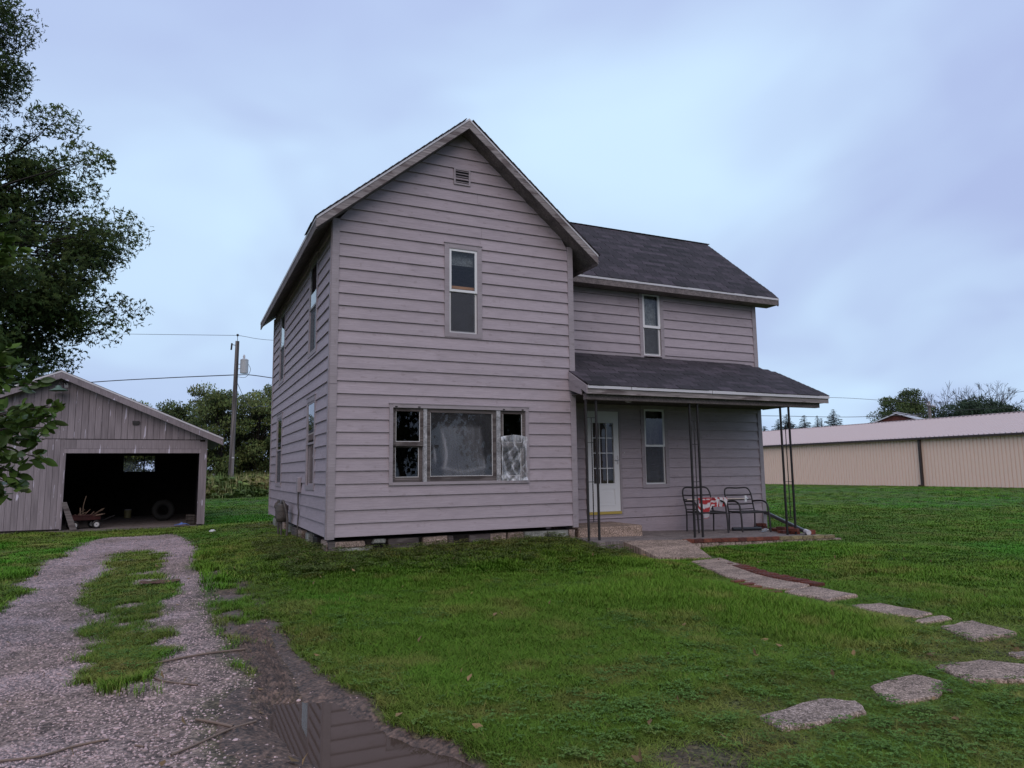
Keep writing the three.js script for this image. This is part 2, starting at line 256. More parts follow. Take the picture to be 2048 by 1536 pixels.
{ // puddle: muddy water
  const g = sheet(axis([[-0.2, 2.6, 0.07]]), axis([[-6, -1.8, 0.07]]), () => WATER_Y, null);
  const keep = [], p = g.attributes.position, id = g.index.array; for (let i = 0; i < id.length; i += 3) { let s = 0; for (let k = 0; k < 3; k++) s += polySD(pud, p.getX(id[i + k]), p.getZ(id[i + k])) < 0.2 ? 1 : 0; if (s === 3) keep.push(id[i], id[i + 1], id[i + 2]); } g.setIndex(keep);
  struct('puddle', g, phys(lin(0.07, 0.047, 0.037), 0.025, { ior: 1.43, bumpMap: rep(tGrainB, 0.15, 0.15), bumpScale: 0.00005 }));
}
function scatter(name, geo, mat, list, label, category, parent) {  // list of [x, y, z, turn, scale, tilt, r, g, b]
  const im = new THREE.InstancedMesh(geo, mat, list.length), m = new THREE.Matrix4(), q = new THREE.Quaternion(), e = new THREE.Euler(), c = new THREE.Color();
  list.forEach((a, i) => { e.set(a[5] || 0, a[3], (a[5] || 0) * 0.6); q.setFromEuler(e); const s = a[4]; m.compose(V(a[0], a[1], a[2]), q, Array.isArray(s) ? V(...s) : V(s, s, s)); im.setMatrixAt(i, m); im.setColorAt(i, c.setRGB(a[6], a[7], a[8])); });
  im.name = parent ? name : numbered(name); im.userData.kind = 'stuff'; im.castShadow = im.receiveShadow = true; if (!parent) tag(im, label, category); (parent || scene).add(im); return im;
}
// gravel stones
{
  const st = new THREE.IcosahedronGeometry(1, 0), L = [];
  for (let i = 0; i < 190000; i++) {
    const r = 2.6 + 17 * Math.pow(rnd(), 1.35), a = rr(-0.42, 0.36), x = r * Math.sin(a), z = -r * Math.cos(a); if (x < -4 || x > 1.3 || z < -19.5) continue;
    const zn = zones(x, z); if (rnd() > zn.gravel * 0.9 * (1 - 0.75 * zn.dirt) + 0.03 * zn.mud + 0.02 * zn.bare) continue;
    const s = 0.0035 + 0.006 * rnd() ** 2 + (rnd() < 0.015 ? 0.008 : 0), k = rr(0.72, 1.12), w = rnd();
    L.push([x, T(x, z) + s * 0.15, z, rr(0, 6.28), [s * rr(0.8, 1.4), s * rr(0.5, 0.8), s], rr(-0.4, 0.4), 0.46 * k + w * 0.03, 0.34 * k + w * 0.01, 0.34 * k]);
  }
  scatter('gravel', st, std(0xffffff, 0.85), L, 'loose grey gravel spread along the two wheel tracks of the driveway', 'gravel');
}
// lawn: tufts of blades
function tuft(n, h, w, spread, bend) {
  const p = [], nn = [];
  for (let k = 0; k < n; k++) {
    const a = rr(0, 6.28), d = spread * Math.sqrt(rnd()), x = d * Math.cos(a), z = d * Math.sin(a), f = rr(0, 6.28), hh = h * rr(0.55, 1.1), b = bend * rr(0.3, 1.2) * hh, ww = w * rr(0.7, 1.2), dx = Math.cos(f), dz = Math.sin(f), sx = -dz * ww / 2, sz = dx * ww / 2;
    const P = [[x - sx, -0.01, z - sz], [x + sx, -0.01, z + sz], [x + dx * b * 0.35 - sx * 0.8, hh * 0.6, z + dz * b * 0.35 - sz * 0.8], [x + dx * b * 0.35 + sx * 0.8, hh * 0.6, z + dz * b * 0.35 + sz * 0.8], [x + dx * b, hh * 0.95, z + dz * b]];
    for (const t of [[0, 1, 3], [0, 3, 2], [2, 3, 4]]) for (const q of t) { p.push(...P[q]); nn.push(dx * -0.4, 0.85, dz * -0.4); }
  }
  const g = new THREE.BufferGeometry(); g.setAttribute('position', new THREE.Float32BufferAttribute(p, 3)); g.setAttribute('normal', new THREE.Float32BufferAttribute(nn, 3)); return g;
}
function clover(n, s) {                                       // low broad-leaved weed: leaflets round short stalks
  const p = [];
  for (let k = 0; k < n; k++) { const a = rr(0, 6.28), d = 0.05 * Math.sqrt(rnd()), x = d * Math.cos(a), z = d * Math.sin(a), y = rr(0.015, 0.05), f = rr(0, 6.28);
    for (let q = 0; q < 3; q++) { const g = f + q * 2.1, dx = Math.cos(g), dz = Math.sin(g), L = s * rr(0.7, 1.2), W = L * 0.42, ty = rr(-0.25, 0.25) * L; const c = [x, y, z], e = [x + dx * L, y + ty, z + dz * L], l = [x + dx * L * 0.55 - dz * W, y + ty * 0.5 + 0.004, z + dz * L * 0.55 + dx * W], r = [x + dx * L * 0.55 + dz * W, y + ty * 0.5 + 0.004, z + dz * L * 0.55 - dx * W]; p.push(...c, ...r, ...e, ...c, ...e, ...l); } }
  const g = new THREE.BufferGeometry(); g.setAttribute('position', new THREE.Float32BufferAttribute(p, 3)); g.computeVertexNormals(); return g;
}
const LEAFM = (o = {}) => phys(0xffffff, 0.75, { transmission: 0.25, thickness: 0, ...o });
{
  const M = phys(0xffffff, 0.75, { specularIntensity: 0.25 }), A = [], B = [], C = [], F = [];
  const slabs = [[6.4, 12.1, -12.5, -10.2]];
  const onPath = (x, z) => pathPieces.some(q => polySD(q, x, z) < (q.grow ?? 0.0) + (fbm(x * 6, z * 6, 3) - 0.5) * 0.16);
  const N = 640000;
  for (let i = 0; i < N; i++) {
    const u = rnd(), r = 2.5 * Math.pow(26, Math.pow(u, 0.9)), a = rr(-0.42, 1.22), x = r * Math.sin(a), z = -r * Math.cos(a);
    if (rnd() > (r / 6) ** 2 || z > -1.6 || covered(x, z) || x > 42.8) continue;
    const zn = r < 36 ? zones(x, z) : { lawn: 1, bare: 0, mud: 0, mid: 0 };
    if (rnd() > zn.lawn * (1 - zn.bare * 0.65) || (x > 1.7 ? rnd() < ss(0.2, 0.75, zn.mud) : zn.mud > 0.45 + 0.4 * rnd() * ss(-5, -7, z))) continue;
    if (z < -48 && x < 14) continue;
    let pd = 9; if (r < 16 && x > 2.5) { if (onPath(x, z) || polySD(rampPoly, x, z) < 0.03) continue; for (const q of pathPieces) pd = Math.min(pd, polySD(q, x, z)); pd = Math.min(pd, polySD(rampPoly, x, z)); }
    const y = T(x, z), n = fbm(x * 0.55 + 2, z * 0.55 + 9, 4), n2 = fbm(x * 2.4 + 5, z * 2.4 + 1, 3), tall = ss(0.35, 0.65, n) * (1 - zn.mid) * (1 - zn.bare);
    const low = ss(-4.8, -3.2, z + (n2 - 0.5) * 2) * ss(0.6, 2.2, x) * 0.6 + zn.bare * 0.8 + zn.mid * 0.7 + ss(3.2, 1.2, Math.hypot(x - 4.5, z + 3.3)) * 0.3;   // weedy, short turf in the foreground
    const k = rr(0.7, 1.25) * lerp(0.8, 1.2, n), dry = ss(0.55, 0.75, n2) * 0.6 + (rnd() < 0.07 ? 0.8 : 0) + zn.bare * 0.4 + low * 0.22 + zn.mid * 0.45, wet = ss(0.4, 0.7, fbm(x * 0.3 + 20, z * 0.3 + 30, 3));
    let c = [lerp(0.098, 0.07, wet), lerp(0.188, 0.222, wet), lerp(0.017, 0.014, wet)].map(v => v * k); const D = [0.24 * k, 0.19 * k, 0.06 * k]; c = c.map((v, q) => lerp(v, D[q], Math.min(0.8, dry * 0.6)));
    if (r > 26 && rnd() > 0.35) continue;
    const far = Math.max(1, r / 12), cl = fbm(x * 1.3 + 40, z * 1.3 + 60, 3);
    if (r < 14 && rnd() < low * 0.05 + ss(0.58, 0.72, cl) * 0.05 + zn.bare * 0.12 * ss(-8, -9.5, z)) { const g = rr(0.8, 1.25); const bs = zn.bare > 0.2 && z < -8.5 && x > 1.2 ? 1.7 : 1, br = zn.bare * rnd() * 0.45; C.push([x, y, z, rr(0, 6.28), rr(0.7, 1.3) * bs, 0, lerp(0.075, 0.15, br) * g, lerp(0.14, 0.085, br) * g / (bs > 1 ? 1.25 : 1), 0.03 * g]); continue; }
    const sc = lerp(0.55, 1.2, tall) * rr(0.75, 1.2) * (1 - 0.5 * Math.min(1, low)) * lerp(0.4, 1, ss(0.05, 0.6, pd));
    (r < 10 ? A : B).push([x, y, z, rr(0, 6.28), [Math.min(far, 1.9), sc * (r > 14 ? 0.72 : 1), Math.min(far, 1.9)], rr(-0.15, 0.15), ...c]);
  }
  console.log('lawn', A.length, B.length, C.length);
  const h = A.length >> 1;
  scatter('grass', tuft(12, 0.092, 0.0045, 0.05, 0.8), M, A.slice(0, h), 'upright green lawn grass growing between the driveway and the stone path', 'grass');
  scatter('grass', tuft(11, 0.085, 0.0045, 0.055, 1.15), M, A.slice(h), 'bent-over lawn grass mixed through the front lawn', 'grass');
  scatter('grass', tuft(10, 0.066, 0.007, 0.075, 1.0), M, B, 'mown lawn grass stretching back from the porch to the tan shed', 'grass');
  scatter('clover', clover(6, 0.02), M, C, 'low broad-leaved clover and weeds in the trodden front lawn', 'clover');
}

// ---------- the path, ramp, porch slab ----------
function plate(poly, y0, thick, bev = 0.012, seg = 3) {       // flat stone of polygon outline [x, z], top at y0
  const pts = []; for (let i = 0; i < poly.length; i++) { const [ax, az] = poly[i], [bx_, bz] = poly[(i + 1) % poly.length]; for (let k = 0; k < seg; k++) { const t = k / seg; pts.push(new THREE.Vector2(lerp(ax, bx_, t) + (k ? rr(-0.02, 0.02) : 0), -(lerp(az, bz, t) + (k ? rr(-0.02, 0.02) : 0)))); } }
  const g = new THREE.ExtrudeGeometry(new THREE.Shape(pts), { depth: thick - bev, bevelEnabled: true, bevelThickness: bev, bevelSize: bev, bevelSegments: 1, steps: 1 });
  g.rotateX(-Math.PI / 2); return g.translate(0, y0 - thick, 0);
}
function brickGeo(holes) {
  if (!holes) return rbox(0.2, 0.06, 0.095, 0.006);
  const s = new THREE.Shape([new THREE.Vector2(-0.1, -0.0475), new THREE.Vector2(0.1, -0.0475), new THREE.Vector2(0.1, 0.0475), new THREE.Vector2(-0.1, 0.0475)]);
  for (const x of [-0.06, 0, 0.06]) { const h = new THREE.Path(); h.absellipse(x, 0, 0.019, 0.019, 0, Math.PI * 2, true); s.holes.push(h); }
  const g = new THREE.ExtrudeGeometry(s, { depth: 0.06, bevelEnabled: false, curveSegments: 6 }); return g.translate(0, 0, -0.03).rotateX(-Math.PI / 2);
}
const bG = [brickGeo(false), brickGeo(false)], bH = brickGeo(true);
const slabY = x => 0.293 - 0.027 * (x - 6.5);
{
  const path = new THREE.Group(); path.name = 'garden_path'; path.userData.kind = 'structure'; scene.add(path);
  pathPieces.forEach((q, i) => { let cx = 0, cz = 0; q.forEach(p => { cx += p[0] / q.length; cz += p[1] / q.length; }); const g = plate(q, T(cx, cz) + [0.04, 0.035, 0.036, 0.03, 0.034, 0.034, 0.032, 0.032, 0.03][i], 0.1); const o = mesh('paving_slab', g, i > 6 ? STONE : CONC, path); });
  // brick border along the far side of the first slab, holes up
  const ctrl = [[1462, 1126], [1500, 1138], [1540, 1149], [1585, 1158], [1640, 1168]].map(p => G(p[0], p[1], 0.05)), cv = new THREE.CatmullRomCurve3(ctrl), L = cv.getLength();
  const nb = Math.floor(L / 0.108); for (let i = 0; i < nb; i++) { const t = (i + 0.5) / nb, p = cv.getPointAt(t), d = cv.getTangentAt(t), o = mesh('brick', bH, BRICK[(i * 7 + (i >> 1)) % 3], path); o.position.set(p.x, T(p.x, p.z) + 0.028 + 0.006 * Math.sin(i * 2.3), p.z); o.rotation.set(rr(-0.05, 0.05), Math.atan2(-d.z, d.x) + Math.PI / 2 + rr(-0.05, 0.05), rr(-0.05, 0.05)); }
  for (let i = 0; i < 5; i++) { const p = G(1478 + i * 17, 1163 + i * 5.5, 0.02), o = mesh('brick', bG[0], BRICK[i % 3], path); o.position.set(p.x, T(p.x, p.z) + 0.005, p.z); o.rotation.y = -0.1 + rr(-0.1, 0.1); }
  // porch slab of two pours, edged with brick
  const slab = new THREE.Group(); slab.name = 'porch_slab'; slab.userData.kind = 'structure'; scene.add(slab);
  const pour = (x0, x1, z0, z1, m) => { const a = slabY(x0), b = slabY(x1); mesh('concrete_pour', polyGeo([[x0, -0.1, z1], [x1, -0.1, z1], [x1, b, z1], [x0, a, z1], [x0, -0.1, z0], [x1, -0.1, z0], [x1, b, z0], [x0, a, z0]], [0, 2]), m, slab); };
  pour(6.42, 8.3, -11.35, -10.42, CONC2); pour(6.5, 9.4, -12.38, -11.365, CONC2); pour(8.312, 11.7, -11.35, -10.42, CONC2); pour(9.412, 12.1, -12.38, -11.365, CONC2);
  let x = 8.22, i = 0; while (x < 11.78) { const yellow = x > 10.35, w = yellow ? 0.3 : 0.205, o = mesh('brick', bG[i % 2], yellow ? BRICKY[i % 2] : BRICK[(i * 3 + (i >> 2)) % 4], slab); o.scale.x = yellow ? 1.42 : 1; o.scale.y = 1.15; o.position.set(x + w / 2, slabY(x) - 0.03, -10.36); o.rotation.set(rr(-0.04, 0.04), rr(-0.03, 0.03), rr(-0.015, 0.015)); x += w; i++; }
  x = 8.2; while (x < 11.8) { const o = mesh('brick', bG[i % 2], STONE, slab); o.scale.set(1.9, 1.5, 1); o.position.set(x + 0.2, slabY(x) - 0.115, -10.37); o.rotation.y = rr(-0.03, 0.03); x += 0.395; i++; }
  for (let k = 0; k < 7; k++) { const o = mesh('brick', bG[k % 2], BRICKY[k % 2], slab); o.position.set(11.76, slabY(11.7) - 0.03, -10.5 - k * 0.205); o.rotation.y = Math.PI / 2 + rr(-0.05, 0.05); }
  // ramp down to the path
  const A = [6.98, slabY(7) + 0.004, -10.55], B = [8.22, slabY(8.2) + 0.004, -10.3], Cc = [7.86, T(7.86, -9.22) + 0.03, -9.22], Dd = [6.95, T(6.95, -9.42) + 0.035, -9.42];
  const mid = (p, q, t, l = 0) => [lerp(p[0], q[0], t), lerp(p[1], q[1], t) + l, lerp(p[2], q[2], t)];
  const A1 = mid(A, Dd, 0.5, 0.02), B1 = mid(B, Cc, 0.5, 0.02), dn = p => [p[0], p[1] - 0.14, p[2]];
  const ramp = mesh('concrete_ramp', [polyGeo([dn(A1), dn(B1), B1, A1, dn(A), dn(B), B, A], [0, 2]), polyGeo([dn(Dd), dn(Cc), Cc, Dd, dn(A1), dn(B1), B1, A1], [0, 2])], CONC); ramp.userData.kind = 'structure';
  const step = mesh('door_step', rbox(1.42, 0.32, 1.06, 0.035, 7.31, slabY(7.3) + 0.03, -11.84), CONC); tag(step, 'rough concrete block step below the white front door', 'step');
}

// ---------- the house ----------
const house = thing('house', 'two-storey mauve lap-sided farmhouse with steep front gable and side wing', 'house');
const AX = 4.31, RY = 7.63, RS = 0.838, RT = 0.17, RZ0 = -10.81, RZ1 = ZB - 0.35, EL = 1.747, ER = 6.873;
const roofTop = x => RY - RS * Math.abs(x - AX), roofUnder = x => roofTop(x) - RT;
function board(u0b, u1b, u0t, u1t, v0, v1, b, c = CRS, lip = 0.032) {   // one lapped board: thick at its lower edge
  const w = v => lerp(lip, 0.003, Math.min(1, (v - b) / c)), a = w(v0), d = w(v1), k = 0.018, e = v1 + (v1 > b + c - 0.01 ? k : 0);
  const g = polyGeo([[u0b, v0, a], [u1b, v0, a], [u1t, e, d], [u0t, e, d], [u0b, v0, 0], [u1b, v0, 0], [u1t, e, 0], [u0t, e, 0]]);
  const uv = g.attributes.uv, ou = rnd() * 9, ov = rnd() * 3; for (let i = 0; i < uv.count; i++) uv.setXY(i, uv.getX(i) + ou, uv.getY(i) + ov); return g;
}
function sideBoards(parent, y0, n, range, holes, joints = 0.35) {
  for (let k = 0; k < n; k++) {
    const b = y0 + k * CRS, t = b + CRS, [l0, r0] = range(b), [l1, r1] = range(t); if (r0 - l0 < 0.1) break;
    const L = [l0, Math.max(l1, l0)], put = (ub0, ub1, ut0, ut1, v0, v1) => mesh('siding_board', board(ub0, ub1, ut0, ut1, v0, v1, b), SID[Math.floor(rnd() * 5)], parent);
    const hs = holes.filter(h => h[2] < t - 0.004 && h[3] > b + 0.004).sort((p, q) => p[0] - q[0]);
    let cur = [l0, l1];
    const run = (a0, a1, c0, c1) => { if (c0 - a0 > 2.2 && rnd() < joints) { const j = rr(a0 + 0.6, c0 - 0.6); put(a0, j - 0.0015, a1, j - 0.0015, b, t); put(j + 0.0015, c0, j + 0.0015, c1, b, t); } else put(a0, c0, a1, c1, b, t); };
    for (const h of hs) {
      if (h[0] - cur[0] > 0.01) run(cur[0], cur[1], h[0], h[0]);
      if (h[2] > b + 0.004) put(h[0], h[1], h[0], h[1], b, Math.min(t, h[2]));
      if (h[3] < t - 0.004) put(h[0], h[1], h[0], h[1], Math.max(b, h[3]), t);
      cur = [h[1], h[1]];
    }
    if (r0 - cur[0] > 0.01) run(cur[0], cur[1], r0, Math.max(r1, cur[1] + 0.001));
  }
}
function sheath(outline, holes, m, d = 0.14) {
  const s = new THREE.Shape(outline.map(p => new THREE.Vector2(...p)));
  for (const h of holes) { const i = 0.035; s.holes.push(new THREE.Path([[h[0] + i, h[2] + i], [h[0] + i, h[3] - i], [h[1] - i, h[3] - i], [h[1] - i, h[2] + i]].map(p => new THREE.Vector2(...p)))); }
  return new THREE.ExtrudeGeometry(s, { depth: d, bevelEnabled: false }).translate(0, 0, -d - 0.001);
}
const wallPart = (name, g, x, z, turn) => { const o = mesh(name, g, SHEATH, house); o.position.set(x, 0, z); o.rotation.y = turn; return o; };
const Lz = (px, py) => atX(px, py, HX0), Fz = (px, py) => atZ(px, py, ZF), Wz = (px, py) => atZ(px, py, ZR);
// openings [u0, u1, v0, v1]
const oFU = [3.965, 4.655, 3.79, 5.44], oFP = [3.02, 5.53, 1.30, 2.615];
const oL = [[-13.28, -12.36, 1.22, 2.86], [-17.75, -16.75, 1.22, 2.9], [-13.3, -12.42, 3.62, 5.42], [-17.6, -16.7, 3.62, 5.36]];
const oWD = [7.42, 8.29, 0.56, 2.78], oWL = [8.8, 9.5, 1.12, 2.87], oWU = [8.86, 9.5, 3.88, 5.42];
{
  const out = []; out.push([HX0, SB - 0.005], [HX1, SB - 0.005], [HX1, roofUnder(HX1) - 0.02], [AX, RY - RT - 0.02], [HX0, roofUnder(HX0) - 0.02]);
  const fw = wallPart('front_wall', sheath(out, [oFU, oFP], SHEATH), 0, ZF, 0), tl = 0.09;
  sideBoards(fw, SB, 40, y => y < roofUnder(HX0 + tl) ? [HX0 + tl, HX1 - tl] : [Math.max(HX0 + tl, AX - (RY - RT - y) / RS), Math.min(HX1 - tl, AX + (RY - RT - y) / RS)], [oFU, oFP]);
  for (const [a, b] of [[HX0 - 0.022, HX0 + tl], [HX1 - tl, HX1 + 0.022]]) { mesh('corner_board', bx(a, b, SB - 0.03, 2.9, 0.001, 0.038), TRIM, fw); mesh('corner_board', bx(a, b, 2.906, roofUnder(a + 0.05) - 0.01, 0.001, 0.037), TRIM, fw); }
  const lw = wallPart('left_wall', sheath([[ZB, SB - 0.005], [ZF, SB - 0.005], [ZF, 5.5], [ZB, 5.5]], oL, SHEATH), HX0, 0, -Math.PI / 2);
  sideBoards(lw, SB, 25, () => [ZB + 0.08, ZF - 0.09], oL, 0.6);
  mesh('corner_board', bx(ZF - 0.09, ZF - 0.001, SB - 0.03, 5.55, 0.002, 0.036), TRIM, lw); mesh('corner_board', bx(ZB - 0.02, ZB + 0.08, SB - 0.03, 5.5, 0.002, 0.038), TRIM, lw);
  wallPart('back_wall', sheath(out, [], SHEATH), 0, ZB + 0.15, 0);
  const rw = wallPart('right_wall', sheath([[11.32, SB - 0.06], [-ZB - 0.2, SB - 0.06], [-ZB - 0.2, 5.5], [11.32, 5.5]], [], SHEATH), HX1 - 0.002, 0, Math.PI / 2);
  const ww = wallPart('wing_wall', sheath([[HX1 + 0.001, 0.14], [WX1, 0.14], [WX1, 5.5], [HX1 + 0.001, 5.5]], [oWD, oWL, oWU], SHEATH), 0, ZR, 0);
  sideBoards(ww, SB, 25, () => [HX1 + 0.03, WX1 - 0.09], [oWD, oWL, oWU], 0.15);
  mesh('skirt_board', bx(HX1 + 0.03, WX1 - 0.09, 0.15, SB - 0.012, 0.001, 0.008), SID[1], ww);
  mesh('corner_board', bx(WX1 - 0.09, WX1 + 0.022, 0.16, 5.5, 0.001, 0.038), TRIM, ww);
  const wr = wallPart('wing_end_wall', sheath([[12.4, 0.14], [16.6, 0.14], [16.6, 5.45], [14.5, 7.25], [12.4, 5.45]], [], SHEATH), WX1, 0, Math.PI / 2);
  wr.material = SID[0];
  wallPart('wing_back_wall', sheath([[HX1, 0.14], [WX1, 0.14], [WX1, 5.5], [HX1, 5.5]], [], SHEATH), 0, -16.46, 0);
  // rooms behind the windows
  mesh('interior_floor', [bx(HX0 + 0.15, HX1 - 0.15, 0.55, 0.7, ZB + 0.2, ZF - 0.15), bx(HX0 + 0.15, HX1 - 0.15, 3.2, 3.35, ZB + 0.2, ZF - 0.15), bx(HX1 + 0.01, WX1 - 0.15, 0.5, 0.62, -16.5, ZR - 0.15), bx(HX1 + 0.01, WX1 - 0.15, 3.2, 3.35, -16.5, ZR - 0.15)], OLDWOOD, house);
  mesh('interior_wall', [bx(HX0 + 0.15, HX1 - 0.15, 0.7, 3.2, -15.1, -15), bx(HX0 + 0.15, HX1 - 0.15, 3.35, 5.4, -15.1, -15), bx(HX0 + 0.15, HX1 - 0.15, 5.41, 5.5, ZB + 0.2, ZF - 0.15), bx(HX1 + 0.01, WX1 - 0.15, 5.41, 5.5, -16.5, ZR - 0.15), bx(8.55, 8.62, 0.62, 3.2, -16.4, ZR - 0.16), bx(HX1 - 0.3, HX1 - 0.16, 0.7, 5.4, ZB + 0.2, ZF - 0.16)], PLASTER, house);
}
// windows
function win(parent, [u0, u1, v0, v1], x, z, turn, o = {}) {
  const g = new THREE.Group(); g.name = 'window'; g.position.set(x, 0, z); g.rotation.y = turn; parent.add(g);
  const cw = o.casing ?? 0.085, cd = o.depth ?? 0.038, cm = o.casingMat || CASING, fm = o.frame || VINYL;
  mesh('casing', [bx(u0, u0 + cw, v0, v1, 0.002, cd), bx(u1 - cw, u1, v0, v1, 0.002, cd), bx(u0 + cw, u1 - cw, v1 - cw, v1, 0.002, cd + 0.002), bx(u0 + cw, u1 - cw, v0, v0 + cw * 0.9, 0.002, cd + 0.002), bx(u0 - 0.012, u1 + 0.012, v1, v1 + 0.012, 0.002, cd + 0.014)], cm, g);
  const a = u0 + cw, b = u1 - cw, c = v0 + cw * 0.9, d = v1 - cw, m = lerp(c, d, o.meet ?? 0.5), f = o.sash ?? 0.036;
  const frame = (x0, x1, y0, y1, zz, name) => mesh(name, [bx(x0, x0 + f, y0, y1, zz - 0.03, zz), bx(x1 - f, x1, y0, y1, zz - 0.03, zz), bx(x0 + f, x1 - f, y1 - f, y1, zz - 0.03, zz + 0.002), bx(x0 + f, x1 - f, y0, y0 + f, zz - 0.03, zz + 0.002)], fm, g);
  frame(a, b, m - f / 2, d, 0.026, 'upper_sash'); frame(a, b, c, m + f / 2, -0.005, 'lower_sash');
  const pane = (x0, x1, y0, y1, zz) => mesh('pane', new THREE.PlaneGeometry(x1 - x0, y1 - y0).translate((x0 + x1) / 2, (y0 + y1) / 2, zz), GLASS, g);
  pane(a + f - 0.004, b - f + 0.004, m + f / 2 - 0.004, d - f + 0.004, 0.02); pane(a + f - 0.004, b - f + 0.004, c + f - 0.004, m - f / 2 + 0.004, -0.014);
  if (o.screen) mesh('insect_screen', new THREE.PlaneGeometry(b - a - 2 * f + 0.006, m - c - 1.5 * f + 0.006).translate((a + b) / 2, (c + m) / 2, 0.012), SCREEN, g);
  if (o.blind) mesh('blind', bx(a + 0.01, b - 0.01, lerp(c, d, 1 - o.blind), d, -0.13, -0.12), std(lin(0.42, 0.42, 0.43), 0.85, { map: tGrain }), g);
  if (o.curtain) { const cg = new THREE.PlaneGeometry(b - a, d - c, 40, 1), p = cg.attributes.position; for (let i = 0; i < p.count; i++) p.setZ(i, Math.sin(p.getX(i) * 60) * 0.018); mesh('curtain', cg.translate((a + b) / 2, (c + d) / 2, -0.17), std(lin(0.2, 0.17, 0.15), 0.9, { map: tGrain }), g); }
  if (o.rail) mesh('inner_rail', bx(a, b, m + 0.06, m + 0.11, -0.1, -0.08), std(lin(0.4, 0.17, 0.06), 0.6), g);
  return g;
}
win(house, oFU, 0, ZF, 0, { screen: true, blind: 0.17, rail: true, frame: WHITE, sash: 0.042 });
win(house, oL[0], HX0, 0, -Math.PI / 2, { frame: CASING, curtain: true, depth: 0.035 }); win(house, oL[1], HX0, 0, -Math.PI / 2, { frame: CASING, screen: true, depth: 0.035 });
win(house, oL[2], HX0, 0, -Math.PI / 2, { screen: true, blind: 0.5, depth: 0.034 }); win(house, oL[3], HX0, 0, -Math.PI / 2, { screen: true, blind: 0.5, depth: 0.034 });
win(house, oWL, 0, ZR, 0, { screen: true, curtain: true, meet: 0.51, sash: 0.042, frame: WHITE }); win(house, oWU, 0, ZR, 0, { screen: true, blind: 0.95, meet: 0.46, sash: 0.055, frame: WHITE });
{ // triple picture window
  const g = new THREE.Group(); g.name = 'window'; g.position.set(0, 0, ZF); house.add(g); tag(g, 'wide three-part picture window with weathered sashes and torn plastic');
  delete g.userData.category;
  const [u0, u1, v0, v1] = oFP, cw = 0.06;
  mesh('casing', [bx(u0, u0 + cw, v0, v1, 0.002, 0.044), bx(u1 - cw, u1, v0, v1, 0.002, 0.044), bx(u0 + cw, u1 - cw, v1 - cw, v1, 0.002, 0.046), bx(u0 + cw, u1 - cw, v0, v0 + cw * 0.8, 0.002, 0.042), bx(u0 - 0.012, u1 + 0.012, v1, v1 + 0.014, 0.002, 0.055)], CASING, g);
  const X = px => Fz(px, 885).x, mA = X(846), mB = X(853), mC = X(992), mD = X(1000), c = v0 + cw * 0.8, d = v1 - cw;
  for (const [a, b] of [[mA, mB], [mC, mD]]) mesh('mullion', bx(a, b, c - 0.01, d, -0.05, 0.03), VINYL, g);
  const unit = (a, b, y0, y1, f, zz) => { mesh('sash', [bx(a, a + f, y0, y1, zz - 0.035, zz), bx(b - f, b, y0, y1, zz - 0.035, zz), bx(a + f, b - f, y1 - f, y1, zz - 0.035, zz + 0.002), bx(a + f, b - f, y0, y0 + f * 1.3, zz - 0.035, zz + 0.002)], OLDWOOD, g);
    const q = 0.008; mesh('putty', [bx(a + f, a + f + q, y0 + f * 1.3, y1 - f, zz - 0.02, zz - 0.004), bx(b - f - q, b - f, y0 + f * 1.3, y1 - f, zz - 0.02, zz - 0.004), bx(a + f + q, b - f - q, y0 + f * 1.3, y0 + f * 1.3 + q, zz - 0.02, zz - 0.004)], PUTTY, g);
    mesh('pane', new THREE.PlaneGeometry(b - a - 2 * f + 0.008, y1 - y0 - 2.3 * f + 0.008).translate((a + b) / 2, (y0 + y1) / 2 + 0.15 * f, zz - 0.018), GLASS, g); };
  const my = lerp(c, d, 0.5), L0 = u0 + cw, R1 = u1 - cw;
  unit(L0, mA, my - 0.02, d, 0.055, 0.006); unit(L0, mA, c, my + 0.02, 0.06, -0.035);
  unit(mD, R1, my - 0.02, d, 0.055, 0.006); unit(mD, R1, c, my + 0.02, 0.06, -0.035);
  unit(mB, mC, c, d, 0.065, 0.004);
  // dried, wiped-at film of grime on the large pane
  const w = mC - mB - 0.13, h = d - c - 0.15, film = tex(512, 512, (x, y) => {
    const sx = x + (fbm(x * 3, y * 2, 3) - 0.5) * 0.12, edgeD = Math.max(Math.abs(sx - 0.52) / 0.36, Math.abs(y - 0.38) / 0.44), st = fbm(sx * 46 + (y - 0.4) * 5 * (x - 0.5), y * 3, 4), blot = fbm(x * 5 + 3, y * 5 + 9, 4);
    let a = 0.1 + 0.22 * ss(1.02, 0.8, edgeD) * (0.35 + st) + 0.14 * (blot - 0.3);
    const rim = Math.exp(-((x - 0.2 - 0.06 * Math.sin(y * 5) - (blot - 0.5) * 0.06) ** 2) / 0.0006) * ss(0.08, 0.2, y) * ss(0.85, 0.5, y), rim2 = Math.exp(-((y - 0.1 - 0.03 * Math.sin(x * 9)) ** 2) / 0.0007) * ss(0.12, 0.2, x) * ss(0.95, 0.8, x), rim3 = Math.exp(-((x - 0.06 - 0.02 * Math.sin(y * 7)) ** 2) / 0.0003) * ss(0.15, 0.3, y) * ss(0.5, 0.35, y), rim4 = Math.exp(-((x - 0.86 + 0.1 * (y - 0.2)) ** 2) / 0.0004) * ss(0.1, 0.15, y) * ss(0.35, 0.2, y);
    a += (rim * 0.6 + rim2 * 0.28 + rim3 * 0.5 + rim4 * 0.4) * (0.5 + st * 0.8); const bub = ss(0.79, 0.82, fbm(x * 70, y * 70, 2)) * ss(0.62, 0.58, y) * ss(0.5, 0.56, y) * ss(0.58, 0.62, x) * ss(0.76, 0.72, x); return a * 0.68 + bub * 0.5;
  }, false);
